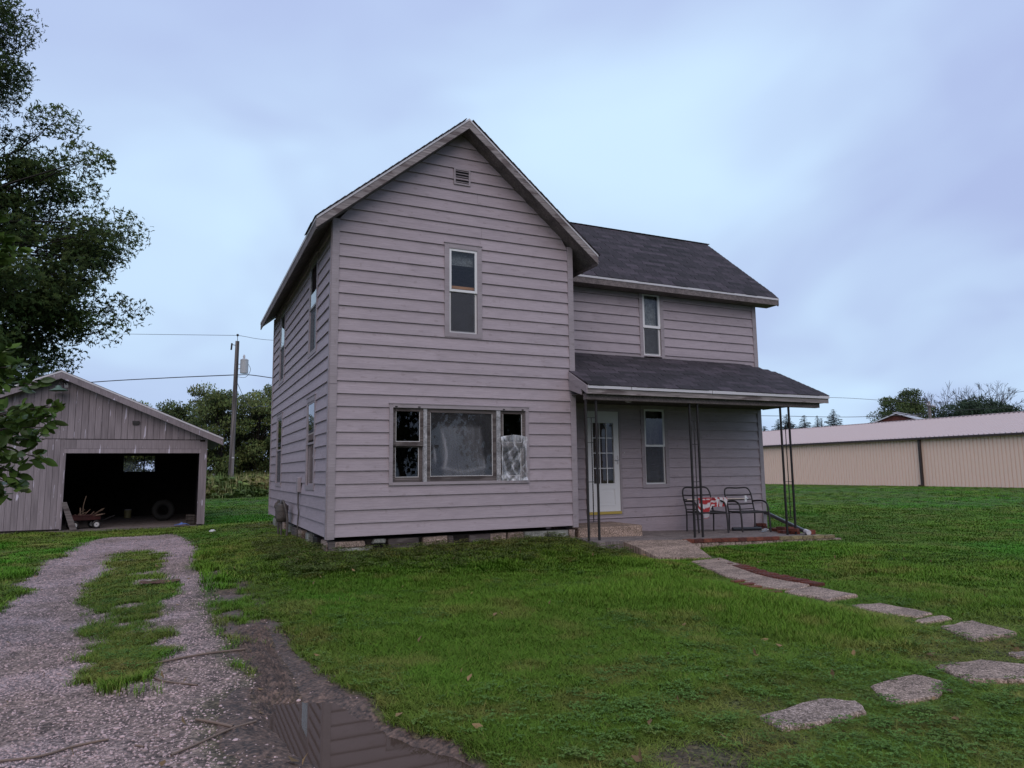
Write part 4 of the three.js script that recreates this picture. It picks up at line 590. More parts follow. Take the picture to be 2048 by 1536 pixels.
// ---------- things in the garage doorway ----------
{
  const wg = thing('toy_wagon', 'rusty red child wagon loaded with sticks just inside the garage', 'wagon', [-2.32, 0.11, -22.35], 0.35), RED = std(lin(0.09, 0.014, 0.012), 0.5, { map: tGrain });
  const s = 0.82, tray = [box(0.85 * s, 0.015, 0.42 * s, 0, 0.24, 0), box(0.87 * s, 0.12, 0.012, 0, 0.3, 0.21 * s), box(0.87 * s, 0.12, 0.012, 0, 0.3, -0.21 * s), box(0.012, 0.12, 0.42 * s, 0.435 * s, 0.3, 0), box(0.012, 0.12, 0.42 * s, -0.435 * s, 0.3, 0)]; mesh('tray', tray, RED, wg); mesh('rolled_rim', tube([V(-0.35, 0.36, 0.175), V(0.35, 0.36, 0.175), V(0.36, 0.36, -0.175), V(-0.36, 0.36, -0.175), V(-0.35, 0.36, 0.175)], 0.01, 5, 60), RED, wg);
  for (const x of [-0.26, 0.26]) { mesh('axle', rod(V(x, 0.11, -0.22), V(x, 0.11, 0.22), 0.01), BLACKIRON, wg); mesh('bracket', box(0.06, 0.13, 0.2, x, 0.17, 0), BLACKIRON, wg); for (const z of [-0.2, 0.2]) { const wl = mesh('wheel', new THREE.TorusGeometry(0.085, 0.026, 8, 18).translate(x, 0.111, z), BLACKIRON, wg); mesh('rim', new THREE.CylinderGeometry(0.065, 0.065, 0.02, 14).rotateX(Math.PI / 2).translate(x, 0.111, z), PUTTY, wl); } }
  mesh('pull_handle', rod(V(0.36, 0.16, 0), V(0.75, 0.32, 0.02), 0.01), BLACKIRON, wg);
  const WD = std(lin(0.3, 0.2, 0.14), 0.85, { map: tGrain });
  for (let i = 0; i < 11; i++) { const a = V(-2.52 + rr(0, 0.35), 0.38, -22.35 + rr(-0.1, 0.1)), b = a.clone().add(V(rr(-0.05, 0.4), rr(0.12, i < 2 ? 0.62 : 0.34), rr(-0.05, 0.1))); const st = mesh('stick', i < 3 ? tube([a, a.clone().lerp(b, 0.5).add(V(-0.03, 0.03, 0)), b], 0.011) : bar(a, b, 0.03, 0.012), WD); tag(st, i < 2 ? 'long bent stick rising out of the red wagon' : 'short broken stick lying in the red wagon', 'stick', i < 2 ? 'long sticks in the wagon' : 'short sticks in the wagon'); }
  const bd = mesh('loose_board', bar(V(-2.2, 0.42, -22.35), V(-1.84, 0.5, -22.2), 0.11, 0.025), WD); tag(bd, 'short wooden board sticking out over the end of the red wagon', 'board');
  const lb = mesh('leaning_plank', polyGeo([[-2.52, 0.12, -21.5], [-2.36, 0.12, -21.5], [-2.66, 0.85, -21.7], [-2.78, 0.85, -21.7], [-2.52, 0.12, -21.53], [-2.36, 0.12, -21.53], [-2.66, 0.85, -21.73], [-2.78, 0.85, -21.73]]), OLDWOOD); tag(lb, 'weathered grey plank leaning at the left jamb of the garage doorway', 'plank');
  const ty = thing('tyre', 'worn black car tyre leaning inside the garage doorway', 'tyre', [-0.45, 0.43, -24.8], 0.2); const tr = mesh('tread', new THREE.TorusGeometry(0.24, 0.09, 10, 32).scale(1, 1, 0.95), std(lin(0.008, 0.008, 0.008), 0.85), ty); tr.rotation.x = -0.15; mesh('bead', new THREE.TorusGeometry(0.17, 0.022, 8, 28), std(lin(0.012, 0.012, 0.012), 0.8), ty).rotation.x = -0.15;
  const bp = new THREE.PlaneGeometry(0.38, 0.24, 18, 12), q = bp.attributes.position; for (let i = 0; i < q.count; i++) q.setZ(i, 0.025 + 0.09 * fbm(q.getX(i) * 9 + 5, q.getY(i) * 9 + 3, 3) * (1 - Math.abs(q.getX(i)) / 0.22)); bp.computeVertexNormals(); const bl = mesh('blue_tarp', bp.rotateX(-Math.PI / 2).translate(0.08, 0.12, -21.75), std(lin(0.1, 0.16, 0.42), 0.5)); tag(bl, 'crumpled blue plastic tarp on the garage floor beside the tyre', 'tarp');
  for (let i = 0; i < 5; i++) { const o = mesh('firewood', rod(V(0.2, 0.15 + i * 0.055, -22.3 - (i % 2) * 0.05), V(0.42, 0.16 + i * 0.05, -22.1), 0.035, 7), BARK); tag(o, 'short split log stacked inside the right garage jamb', 'log', 'logs stacked in the garage'); }
  const cn = thing('light_spot_can', 'added pale can in place of a bright spot of light far back in the garage', 'can', [-1.56, 0.11, -27.2]); mesh('light_spot_body', new THREE.CylinderGeometry(0.11, 0.11, 0.26, 14).translate(0, 0.13, 0), std(lin(0.3, 0.28, 0.14), 0.5), cn); mesh('light_spot_lid', new THREE.CylinderGeometry(0.1, 0.112, 0.02, 14).translate(0, 0.272, 0), METAL, cn);  // pale can added in place of a bright spot of light through a hole
}
// ---------- porch things ----------
function chair(x, z, turn, label) {
  const y = slabY(x), c = thing('patio_chair', label, 'chair', [x, y, z], turn, 'metal patio chairs on the porch'), M = std(lin(0.016, 0.013, 0.014), 0.6), w = 0.31, r = 0.016;
  // rear leg and back hoop in one bent tube per side, hoop on top
  mesh('back_frame', tube([V(-w, 0, -0.02), V(-w, 0.38, 0), V(-w, 0.5, -0.03), V(-w + 0.0, 0.82, -0.14), V(-w + 0.05, 0.9, -0.17), V(0, 0.905, -0.175), V(w - 0.05, 0.9, -0.17), V(w, 0.82, -0.14), V(w, 0.5, -0.03), V(w, 0.38, 0), V(w, 0, -0.02)], r, 7, 90), M, c);
  for (let k = 0; k < 4; k++) { const t = 0.46 + k * 0.095 + (k ? 0.01 : 0), zz = lerp(-0.02, -0.14, (t - 0.46) / 0.36); mesh('back_slat', tube([V(-w, t, zz), V(0, t - 0.008, zz - 0.02), V(w, t, zz)], 0.011, 6, 12), M, c); }
  for (const s of [-1, 1]) { mesh('arm_leg', tube([V(s * w, 0.62, -0.07), V(s * (w + 0.015), 0.635, 0.1), V(s * (w + 0.02), 0.635, 0.32), V(s * (w + 0.02), 0.58, 0.45), V(s * (w + 0.02), 0.42, 0.5), V(s * (w + 0.02), 0, 0.54)], 0.019, 7, 50), M, c); }
  mesh('seat_frame', [rod(V(-w, 0.41, 0), V(-w - 0.01, 0.41, 0.5), 0.016), rod(V(w, 0.41, 0), V(w + 0.01, 0.41, 0.5), 0.016), rod(V(-w, 0.41, 0.48), V(w, 0.41, 0.48), 0.02), rod(V(-w, 0.41, 0.0), V(w, 0.41, 0.0), 0.015)], M, c);
  for (let k = 0; k < 3; k++) mesh('seat_slat', rod(V(-w, 0.412, 0.12 + k * 0.12), V(w, 0.412, 0.12 + k * 0.12), 0.009, 5), M, c);
  return c;
}
chair(9.98, -12.0, -0.2, 'black tubular patio chair with a flag pole laid over its arms'); chair(11.08, -11.95, -0.2, 'empty black tubular patio chair by the wing corner');
{
  const a = V(9.42, slabY(9.4) + 0.665, -11.72), b = V(10.9, slabY(10.9) + 0.69, -11.66), f = thing('flag', 'red and white striped flag rolled round a pole laid across the patio chair', 'flag');
  mesh('flag_pole', rod(a, b, 0.012), std(lin(0.5, 0.42, 0.36), 0.6), f); mesh('pole_tip', rod(a.clone().lerp(b, -0.06), a, 0.014), BLACKIRON, f);
  const e = b.clone(); mesh('finial', [new THREE.ConeGeometry(0.035, 0.1, 4).rotateZ(-Math.PI / 2).translate(e.x + 0.08, e.y, e.z), box(0.05, 0.13, 0.02, e.x + 0.03, e.y, e.z)], std(lin(0.6, 0.6, 0.62), 0.4), f);
  const cloth = (x0, x1, drop, n, zoff) => { const g = new THREE.PlaneGeometry(1, 1, 50, 24), p = g.attributes.position, c = []; for (let i = 0; i < p.count; i++) { const u = p.getX(i) + 0.5, v = 0.5 - p.getY(i), X = lerp(x0, x1, u); const d = typeof drop === 'function' ? drop(u) : drop, ang = Math.min(1, v * 3) * Math.PI - 0.4, fold = Math.sin(u * 19 + v * 4) * 0.02; const R = 0.03, yy = v < 0.33 ? R * Math.sin(Math.PI * 0.9 - ang * 0.9) : -((v - 0.33) / 0.67) * d, t = (X - a.x) / (b.x - a.x); p.setXYZ(i, X + (v > 0.33 ? fold * 0.6 : 0), lerp(a.y, b.y, t) + yy + 0.005, -11.69 + zoff + (v < 0.33 ? -R * Math.cos(Math.PI * 0.9 - ang * 0.9) : R) + fold); const st = Math.floor((n > 0 ? u : v) * Math.abs(n) + 0.25 * Math.sin(v * 5 + u * 7)) % 2; c.push(...(st ? [0.5, 0.48, 0.5] : [0.33, 0.02, 0.025])); } g.setAttribute('color', new THREE.Float32BufferAttribute(c, 3)); g.computeVertexNormals(); return g; };
  const CM = std(0xffffff, 0.8, { vertexColors: true }); mesh('cloth', cloth(9.66, 10.1, u => 0.14 + 0.26 * Math.sin(Math.min(1, u * 1.25) * Math.PI) ** 0.8, -6, 0), CM, f); mesh('cloth', cloth(10.05, 10.4, 0.16, 6, 0.012), CM, f);
}
{
  const spots = []; for (let i = 0; i < 18; i++) { const t = rnd(), px = lerp(1512, 1590, t) + rr(-8, 8), py = lerp(1050, 1067, t) + rr(-3, 2), v = atY(px, py, slabY(11.6) + 0.03); spots.push([Math.min(11.95, Math.max(10.7, v.x)), Math.min(-10.7, Math.max(-12.25, v.z))]); }
  spots.forEach(([x, z], i) => { const lay = i > 12 ? 1 : 0, o = mesh('loose_brick', bG[i % 2], BRICK[[0, 1, 3, 3][i % 4]]); o.position.set(x, slabY(x) + 0.031 + lay * 0.062, z); o.rotation.set(0, rr(0, 3.1), rr(-0.03, 0.03)); tag(o, 'loose old red brick in the heap at the porch corner', 'brick', 'loose bricks heaped on the porch slab'); });
  for (const [x, z] of [[11.62, -10.62], [11.62, -10.62]].slice(0, 1)) { const o = mesh('loose_brick', bG[0], BRICK[0]); o.position.set(x, slabY(x) + 0.035, z); o.scale.y = 1.5; o.position.y += 0.01; tag(o, 'single red brick standing alone beside the end of the black downpipe', 'brick'); }
  const ds = thing('downpipe', 'black plastic downpipe lying slanted from the wing corner onto the slab', 'pipe'); mesh('pipe', rod(V(12.12, 0.5, -12.32), V(11.44, slabY(11.4) + 0.045, -10.52), 0.042, 10), std(lin(0.03, 0.03, 0.035), 0.35), ds); mesh('outlet', rod(V(11.47, slabY(11.4) + 0.066, -10.6), V(11.42, slabY(11.4) + 0.05, -10.47), 0.05, 10), METAL, ds);
  const bt = thing('plastic_bottle', 'crushed clear plastic bottle lying on the porch slab', 'bottle', [11.15, slabY(11.15) + 0.036, -11.45], 0.2), PL = phys(lin(0.85, 0.88, 0.9), 0.08, { transmission: 0.9, thickness: 0 }); mesh('bottle_body', new THREE.LatheGeometry([[0.001, 0], [0.034, 0.004], [0.032, 0.06], [0.036, 0.1], [0.03, 0.14], [0.012, 0.18], [0.012, 0.2]].map(p => new THREE.Vector2(...p)), 14).rotateZ(-Math.PI / 2), PL, bt); mesh('bottle_cap', new THREE.CylinderGeometry(0.015, 0.015, 0.018, 10).rotateZ(Math.PI / 2).translate(0.207, 0, 0), WHITE, bt);
  const bp = mesh('black_pipe_offcut', rod(V(10.75, slabY(10.8) + 0.04, -11.9), V(11.5, slabY(11.5) + 0.04, -11.85), 0.038, 9), std(lin(0.02, 0.02, 0.024), 0.5)); tag(bp, 'short black pipe offcut lying on the slab behind the empty chair', 'pipe');
}
// ---------- meter and conduit on the left wall ----------
{
  const MG = std(lin(0.14, 0.115, 0.105), 0.6, { map: tGrain }), g = thing('gas_meter', 'grey gas meter with bent pipes beside the left house wall', 'gas meter', [1.86, 0, -14.9]);
  mesh('meter_body', [new THREE.CylinderGeometry(0.13, 0.13, 0.1, 14).translate(0, 0.83, 0), new THREE.LatheGeometry([[0.001, 0.55], [0.09, 0.56], [0.12, 0.64], [0.125, 0.78]].map(p => new THREE.Vector2(...p)), 14), new THREE.SphereGeometry(0.1, 12, 6, 0, 6.3, 0, 1.57).scale(1, 0.6, 1).translate(0, 0.88, 0)], MG, g);
  mesh('regulator', [new THREE.CylinderGeometry(0.085, 0.085, 0.06, 12).rotateX(1.2).translate(-0.02, 0.86, -0.36), new THREE.CylinderGeometry(0.03, 0.03, 0.1, 8).translate(-0.02, 0.92, -0.36)], MG, g);
  mesh('inlet_pipe', tube([V(-0.02, 0.1, -0.3), V(-0.02, 0.5, -0.3), V(-0.02, 0.8, -0.32), V(-0.01, 0.93, -0.2), V(0, 0.93, -0.06)], 0.02, 7), MG, g); mesh('outlet_pipe', tube([V(0, 0.93, 0.06), V(0, 0.98, 0.16), V(0.05, 0.8, 0.24), V(0.08, 0.62, 0.24), V(0.08, 0.3, 0.24)], 0.024, 7), MG, g); mesh('stand_pipe', rod(V(0, 0.1, 0), V(0, 0.56, 0), 0.022), MG, g);
  const c = thing('utility_box', 'small grey utility box with a conduit running down the left house wall', 'utility box', [HX0 - 0.06, 0, -13.85]); mesh('box_body', rbox(0.07, 0.28, 0.2, 0.012, 0, 1.3, 0), TRIM, c); mesh('conduit', tube([V(0, 1.17, 0), V(0, 0.9, 0.0), V(0.01, 0.8, 0.03), V(0, 0.6, 0.02), V(0, 0.1, 0.02)], 0.014), MG, c);
}
// ---------- the tan metal shed on the right ----------
{
  const X = 43.3, yb = 0.16, ye = 3.34, rx = 50.05, ry = 4.95, z0 = -64, z1 = -9, g = thing('metal_shed', 'long tan ribbed metal storage shed with pale roof and brown trim', 'shed');
  const TAN = std(lin(0.76, 0.55, 0.44), 0.6), ROOFM = std(lin(0.5, 0.42, 0.42), 0.5), BRN = std(lin(0.035, 0.02, 0.016), 0.5);
  const prof = (W, ribs, h, H) => { const s = [[0, 0]]; for (let k = 0; k < ribs; k++) { const c = (k + 0.5) * W / ribs; s.push([c - 0.028, 0], [c - 0.014, h], [c + 0.014, h], [c + 0.028, 0]); } s.push([W, 0]); const p = [], id = [], uv = []; s.forEach(([a, b]) => { p.push(a, 0, b, a, H, b); uv.push(a, 0, a, H); }); for (let i = 0; i < s.length - 1; i++) { const q = i * 2; id.push(q, q + 2, q + 1, q + 1, q + 2, q + 3); } const t = new THREE.BufferGeometry(); t.setAttribute('position', new THREE.Float32BufferAttribute(p, 3)); t.setAttribute('uv', new THREE.Float32BufferAttribute(uv, 2)); t.setIndex(id); const n = t.toNonIndexed(); n.computeVertexNormals(); return n; };
  const wp = prof(0.915, 4, -0.04, ye - yb), sl = Math.hypot(rx - X + 0.25, ry - ye), rp = prof(0.915, 3, 0.06, sl), n = Math.floor((z1 - z0) / 0.915);
  const core = mesh('wall_frame', [bx(X + 0.06, X + 0.14, yb - 0.4, ye - 0.02, z0, z1), bx(X + 13.2, X + 13.3, yb - 0.4, ye, z0, z1), bx(X + 0.1, X + 13.2, yb - 0.4, ye, z0, z0 + 0.1), bx(X + 0.1, X + 13.2, yb - 0.4, ye, z1 - 0.1, z1)], TAN, g);
  const rf = mesh('roof', [polyGeo([[X - 0.2, ye - 0.06, z1], [rx, ry - 0.06, z1], [rx, ry - 0.02, z1], [X - 0.2, ye - 0.02, z1], [X - 0.2, ye - 0.06, z0], [rx, ry - 0.06, z0], [rx, ry - 0.02, z0], [X - 0.2, ye - 0.02, z0]], [2, 0]), polyGeo([[rx, ry - 0.06, z1], [X + 13.6, ye - 0.06, z1], [X + 13.6, ye - 0.02, z1], [rx, ry - 0.02, z1], [rx, ry - 0.06, z0], [X + 13.6, ye - 0.06, z0], [X + 13.6, ye - 0.02, z0], [rx, ry - 0.02, z0]], [2, 0])], ROOFM, g);
  const ra = Math.atan2(ry - ye, rx - X + 0.2);
  for (let k = 0; k < n; k++) { const a = mesh('wall_panel', wp, TAN, core); a.position.set(X, yb, z0 + k * 0.915); a.rotation.y = -Math.PI / 2; const b = mesh('roof_panel', rp, ROOFM, rf); const hld = new THREE.Matrix4().makeBasis(V(0, 0, 1), V(Math.cos(ra), Math.sin(ra), 0), V(-Math.sin(ra), Math.cos(ra), 0)); b.quaternion.setFromRotationMatrix(hld); b.position.set(X - 0.2, ye, z0 + k * 0.915); }
  mesh('gutter', bx(X - 0.31, X - 0.205, ye - 0.13, ye - 0.012, z0, z1), BRN, g); mesh('ridge_cap', bx(rx - 0.16, rx + 0.16, ry + 0.025, ry + 0.05, z0, z1), ROOFM, g); mesh('base_trim', bx(X - 0.035, X + 0.03, yb - 0.02, yb + 0.04, z0, z1), BRN, g);
  const dz = atX(1842, 930, X - 0.1).z; mesh('downspout', [bx(X - 0.16, X - 0.05, yb + 0.1, ye - 0.13, dz - 0.08, dz + 0.08), box(0.4, 0.13, 0.14, X - 0.25, yb + 0.1, dz)], BRN, g);
}

// ---------- vegetation ----------
function leafGeo(L, W, fold = 0.25, curl = 0.2, n = 4) {       // oval leaf along +y, folded on its midrib
  const p = [], nx = n + 1, id = []; for (let i = 0; i < nx; i++) { const t = i / n, w = W * Math.sin(Math.PI * Math.min(0.97, 0.04 + t * 0.93)) ** 0.8, z = -curl * L * t * t; p.push(-w / 2, t * L, z + fold * w / 2, 0, t * L, z, w / 2, t * L, z + fold * w / 2); }
  for (let i = 0; i < n; i++) { const a = i * 3; for (const k of [0, 1]) id.push(a + k, a + k + 1, a + k + 3, a + k + 1, a + k + 4, a + k + 3); }
  const g = new THREE.BufferGeometry(); g.setAttribute('position', new THREE.Float32BufferAttribute(p, 3)); g.setIndex(id); g.computeVertexNormals(); return g;
}
function mapleLeaf(s) {                                        // five pointed lobes, slightly cupped
  const p = [], c = [0, 0.28 * s, 0], ang = [-2.2, -1.75, -1.1, -0.65, -0.25, 0, 0.25, 0.65, 1.1, 1.75, 2.2], rad = [0.3, 0.5, 0.28, 0.62, 0.34, 0.78, 0.34, 0.62, 0.28, 0.5, 0.3]; const pt = i => [Math.sin(ang[i]) * rad[i] * s, c[1] + Math.cos(ang[i]) * rad[i] * s, (rad[i] > 0.45 ? -0.12 : 0.03) * s];
  for (let i = 0; i < ang.length - 1; i++) p.push(...c, ...pt(i + 1), ...pt(i)); const g = new THREE.BufferGeometry(); g.setAttribute('position', new THREE.Float32BufferAttribute(p, 3)); g.computeVertexNormals(); return g;
}
const limb = (a, b, r0, r1, sag = 0.1, n = 6) => {             // tapered, slightly wandering limb
  const pts = []; const L = a.distanceTo(b); for (let i = 0; i <= 4; i++) { const t = i / 4; pts.push(a.clone().lerp(b, t).add(V(rr(-1, 1) * 0.04 * L * Math.sin(t * 3.14), sag * L * Math.sin(t * 3.14), rr(-1, 1) * 0.04 * L * Math.sin(t * 3.14)))); }
  const g = new THREE.TubeGeometry(new THREE.CatmullRomCurve3(pts), 8, 1, n, false), p = g.attributes.position, cv = new THREE.CatmullRomCurve3(pts);
  for (let i = 0; i < p.count; i++) { const k = Math.floor(i / (n + 1)) / 8, c = cv.getPointAt(k), r = lerp(r0, r1, k); p.setXYZ(i, c.x + (p.getX(i) - c.x) * r, c.y + (p.getY(i) - c.y) * r, c.z + (p.getZ(i) - c.z) * r); } g.computeVertexNormals(); return g;
};
function instLeaves(name, geo, mat, list, parent) {            // list of { p, n (facing), s, c }
  const im = new THREE.InstancedMesh(geo, mat, list.length), m = new THREE.Matrix4(), q = new THREE.Quaternion(), e = new THREE.Euler(), c = new THREE.Color();
  list.forEach((l, i) => { e.set(...l.e); q.setFromEuler(e); m.compose(l.p, q, V(l.s, l.s, l.s)); im.setMatrixAt(i, m); im.setColorAt(i, c.setRGB(...l.c)); }); im.name = name; im.castShadow = im.receiveShadow = true; im.userData.kind = 'stuff'; parent.add(im); return im;
}
const LF = phys(0xffffff, 0.75, { specularIntensity: 0.35 });
function clumpTree(o) {                                        // trunk + limbs to foliage clumps
  const t = thing(o.name, o.label, 'tree', [o.x, o.y, o.z], 0, o.group), W = [], leaves = [], H = o.h;
  W.push(limb(V(0, -0.2, 0), V(0, H * o.fork, 0), o.r, o.r * 0.7, 0, 9));
  mesh('trunk', [W[0]], BARK, t);
  const br = [];
  for (let k = 0; k < o.clumps; k++) {
    let d, tries = 0, yy, rad; do { const u = rr(-1, 1), a = rr(0, 6.28), rr_ = Math.cbrt(rr(0.12, 1)); d = V(Math.cos(a) * Math.sqrt(1 - u * u), u, Math.sin(a) * Math.sqrt(1 - u * u)).multiplyScalar(rr_); } while (o.reject && o.reject(d) && ++tries < 60);
    const wob = 1 + 0.22 * Math.sin(d.x * 5 + k) , c = V(d.x * o.rx * wob, o.cy + d.y * o.ry, d.z * o.rz * wob), cr = o.cr * rr(0.65, 1.25), start = V(0, Math.min(H * o.fork, Math.max(H * 0.15, c.y - rr(0.8, 2.5))), 0);
    br.push(limb(start, c, o.r * 0.2, 0.015, 0.06, 4));
    const n = Math.round(o.per * rr(0.7, 1.3)), tone = rr(0.75, 1.25), out = c.clone().sub(V(0, o.cy, 0)).normalize();
    for (let j = 0; j < 3; j++) br.push(limb(c.clone().lerp(start, 0.25), c.clone().add(V(rr(-1, 1), rr(-0.6, 0.8), rr(-1, 1)).multiplyScalar(cr * 0.9)), 0.016 + o.r * 0.02, 0.004, 0.05, 3));
    for (let j = 0; j < n; j++) { const u = rr(-1, 1), a = rr(0, 6.28), q = Math.cbrt(rnd()) * cr, s = Math.sqrt(1 - u * u); const st = rr(0.6, 1.3) * tone; leaves.push({ p: V(c.x + Math.cos(a) * s * q * 1.25, c.y + u * q * 0.7 - 0.1 * q * q, c.z + Math.sin(a) * s * q * 1.25).addScaledVector(out, rr(0, 0.3) * cr), e: [rr(-1.4, -0.2), rr(0, 6.28), rr(-0.7, 0.7)], s: rr(0.7, 1.25), c: [o.c[0] * st * rr(0.85, 1.2), o.c[1] * st, o.c[2] * st] }); }
  }
  mesh('branches', br, BARK, t); instLeaves('crown', o.leaf, LF, leaves, t); return t;
}
// maple behind the garage
{
  const c = atD(-175, 480, 27);
  clumpTree({ name: 'maple_tree', label: 'tall dark green maple tree rising behind the garage', x: c.x, y: T(c.x, c.z), z: c.z, h: 19, fork: 0.55, r: 0.42, cy: c.y + 0.4, rx: 6.6, ry: 12, rz: 6.4, clumps: 310, cr: 1.0, per: 400, leaf: mapleLeaf(0.21), c: [0.042, 0.066, 0.015], reject: d => d.length() < 0.3 || (d.y > 0 && Math.hypot(d.x, d.z) > 1 - 0.78 * d.y) || (d.y < -0.35 && Math.hypot(d.x, d.z) > 0.75 + (d.y + 0.35)) });
}
// trees across the road behind the viewer, mirrored dark in the front windows
for (const [x, z, h, k] of [[7, 21, 11, 0], [13.5, 24, 13, 1], [20, 20, 12, 2], [27, 23, 13, 0], [1, 25, 10, 1]]) clumpTree({ name: 'street_tree', label: ['leafy street tree across the road with a round crown', 'taller street tree across the road with a deep crown', 'dark street tree across the road opposite the porch'][k], group: 'street trees across the road, kind ' + (k + 1), x, y: 0, z, h, fork: 0.4, r: 0.25, cy: h * 0.58, rx: 3.2, ry: h * 0.42, rz: 3, clumps: 60, cr: 1.3, per: 60, leaf: leafGeo(0.5, 0.32, 0.3, 0.1, 2), c: [0.05, 0.07, 0.02] });
// leafy shrub reaching in from the left: large leaves, each its own
{
  const base = V(-3.1, T(-3.1, -6.6), -6.6), sh = thing('shrub', 'broad-leaved shrub with large glossy leaves reaching in at the driveway side', 'shrub', [base.x, base.y, base.z]), LM = [[0.05, 0.09, 0.014], [0.06, 0.105, 0.018], [0.04, 0.075, 0.012], [0.08, 0.12, 0.022]].map(c => phys(lin(...c), 0.5, { transmission: 0.15, thickness: 0 })), geo = [leafGeo(0.125, 0.06, 0.35, 0.12), leafGeo(0.115, 0.055, 0.2, 0.3), leafGeo(0.1, 0.05, 0.45, -0.1)];
  const wood = [], ends = [], rel = v => v.clone().sub(base);
  // main tips in view, from pixels at 6 m
  const tips = [[120, 812, 5.9, 1], [70, 770, 6.2, 1], [40, 735, 6.0, 1], [20, 705, 6.3, 1], [100, 855, 6.0, 1], [70, 880, 6.3, 1], [75, 915, 6.1, 1], [30, 820, 5.8, 1], [40, 860, 6.2, 1], [20, 900, 5.9, 1], [25, 945, 6.1, 1], [35, 975, 6.0, 1], [5, 990, 6.2, 1], [5, 850, 6.4, 1], [0, 780, 6.0, 1], [-25, 920, 6.0, 1], [-40, 800, 6.3, 1], [10, 480, 6.4, 0.7], [-10, 440, 6.3, 0.8], [30, 510, 6.2, 0.55], [-20, 520, 6.2, 0.9], [5, 745, 6.5, 1], [55, 835, 6.6, 1], [15, 870, 6.6, 1], [90, 835, 6.5, 1]];
  const hubs = [rel(atD(-170, 900, 6.3)), rel(atD(-180, 780, 6.4)), rel(atD(-170, 560, 6.4))], root = V(0, 0, 0); hubs.forEach(h => wood.push(limb(root, h, 0.045, 0.022, 0.08, 6)));
  for (const [px, py, d, k] of tips) { const e = rel(atD(px, py, d)), h = hubs[py < 600 ? 2 : py < 810 ? 1 : 0]; wood.push(limb(h, e, 0.012, 0.004, 0.05, 5)); ends.push({ e, d: e.clone().sub(h).normalize(), h, k, vis: true }); }
  for (let i = 0; i < 40; i++) { const e = V(rr(-1.3, 0.9), rr(0.5, 3.4), rr(-1.1, 0.9)); const h = hubs[e.y > 2.6 ? 2 : e.y > 1.6 ? 1 : 0]; if (rel(atD(0, 800, 6)).x < e.x + 0.25) continue; wood.push(limb(h, e, 0.012, 0.004, 0.05, 5)); ends.push({ e, d: e.clone().sub(h).normalize(), h, k: 1, vis: false }); }
  mesh('stems', wood, BARK, sh);
  const hid = []; let n = 0;
  for (const b of ends) for (let j = 0; j < (b.vis ? 34 : 22) * b.k; j++) { const t = 1 - Math.pow(rnd(), 1.6) * 0.42, p = b.h.clone().lerp(b.e, t).add(V(rr(-0.05, 0.05), rr(-0.03, 0.06), rr(-0.05, 0.05))), dir = b.d.clone().multiplyScalar(rr(0.2, 1)).add(V(rr(-0.9, 0.9), rr(-0.5, 0.55), rr(-0.9, 0.9))).normalize(); const q = new THREE.Quaternion().setFromUnitVectors(V(0, 1, 0), dir).multiply(new THREE.Quaternion().setFromAxisAngle(V(0, 1, 0), rr(0, 6.28))), s = rr(0.6, 1.1);
    if (b.vis && n < 300 && rnd() < 0.45) { n++; const o = mesh('leaf', geo[j % 3], LM[Math.floor(rnd() * 4)], sh); o.position.copy(p); o.quaternion.copy(q); o.scale.setScalar(s); } else { const e = new THREE.Euler().setFromQuaternion(q); const k = rr(0.7, 1.3); hid.push({ p, e: [e.x, e.y, e.z], s, c: [0.05 * k, 0.09 * k, 0.014 * k] }); } }
  instLeaves('foliage', geo[0], LF, hid, sh);
}
// trees beyond the back lawn
const smallLeaf = leafGeo(0.2, 0.12, 0.3, 0.1, 2);
{
  const spots = [[262, 66, 8.6], [318, 62, 8.4], [362, 57, 7.6], [405, 60, 8.9], [440, 55, 8.2], [478, 58, 8.6], [512, 56, 8.4], [545, 60, 9.4], [585, 57, 8.2], [225, 60, 7.4], [180, 64, 8], [640, 60, 9]];
  const kinds = ['pale loose-crowned tree at the back of the row beyond the weeds', 'round bushy green tree in the row beyond the weeds', 'dense dark tree in the row beyond the weeds'];
  spots.forEach(([px, d, h], i) => { const p = atD(px, 960, d), k = i % 3; clumpTree({ name: 'broadleaf_tree', label: kinds[k], group: 'trees in the row beyond the weeds, ' + ['pale', 'bushy', 'dark'][k], x: p.x, y: 0.05, z: p.z, h, fork: 0.4, r: 0.16, cy: h * 0.53, rx: rr(1.9, 2.5), ry: h * 0.46, rz: 2.2, clumps: 54, cr: 0.75, per: 190, leaf: smallLeaf, c: [[0.105, 0.13, 0.04], [0.075, 0.1, 0.028], [0.05, 0.072, 0.022]][k] }); });
}
{ // tall weeds and brush in front of those trees
  const L = [], S = [], geo = tuft(7, 1.0, 0.03, 0.25, 0.35), g2 = clover(18, 0.1);
  for (let i = 0; i < 22000; i++) { const z = rr(-60, -46.5), x = rr(-9, 16); const n = fbm(x * 0.4 + 3, z * 0.4, 3), k = rr(0.7, 1.3), dry = ss(0.42, 0.62, n + rr(-0.1, 0.1)), h = lerp(0.25, 1.45, ss(-46.5, -49.5, z + rr(-0.6, 0.6))) * rr(0.55, 1.2); if (rnd() < 0.5) { L.push([x, 0.05, z, rr(0, 6.28), [1, h, 1], rr(-0.1, 0.1), lerp(0.12, 0.36, dry) * k, lerp(0.19, 0.29, dry) * k, lerp(0.04, 0.13, dry) * k]); } else S.push([x, 0.05 + h * rr(0.1, 0.8), z, rr(0, 6.28), rr(0.8, 1.7), rr(-0.5, 0.5), 0.11 * k + dry * 0.08, 0.17 * k + dry * 0.04, 0.04 * k]); }
  scatter('tall_weeds', geo, std(0xffffff, 0.8), L, 'tall dry weeds standing along the back edge of the lawn', 'weeds'); scatter('brush', g2, std(0xffffff, 0.8), S, 'leafy green brush tangled among the tall weeds', 'brush');
}
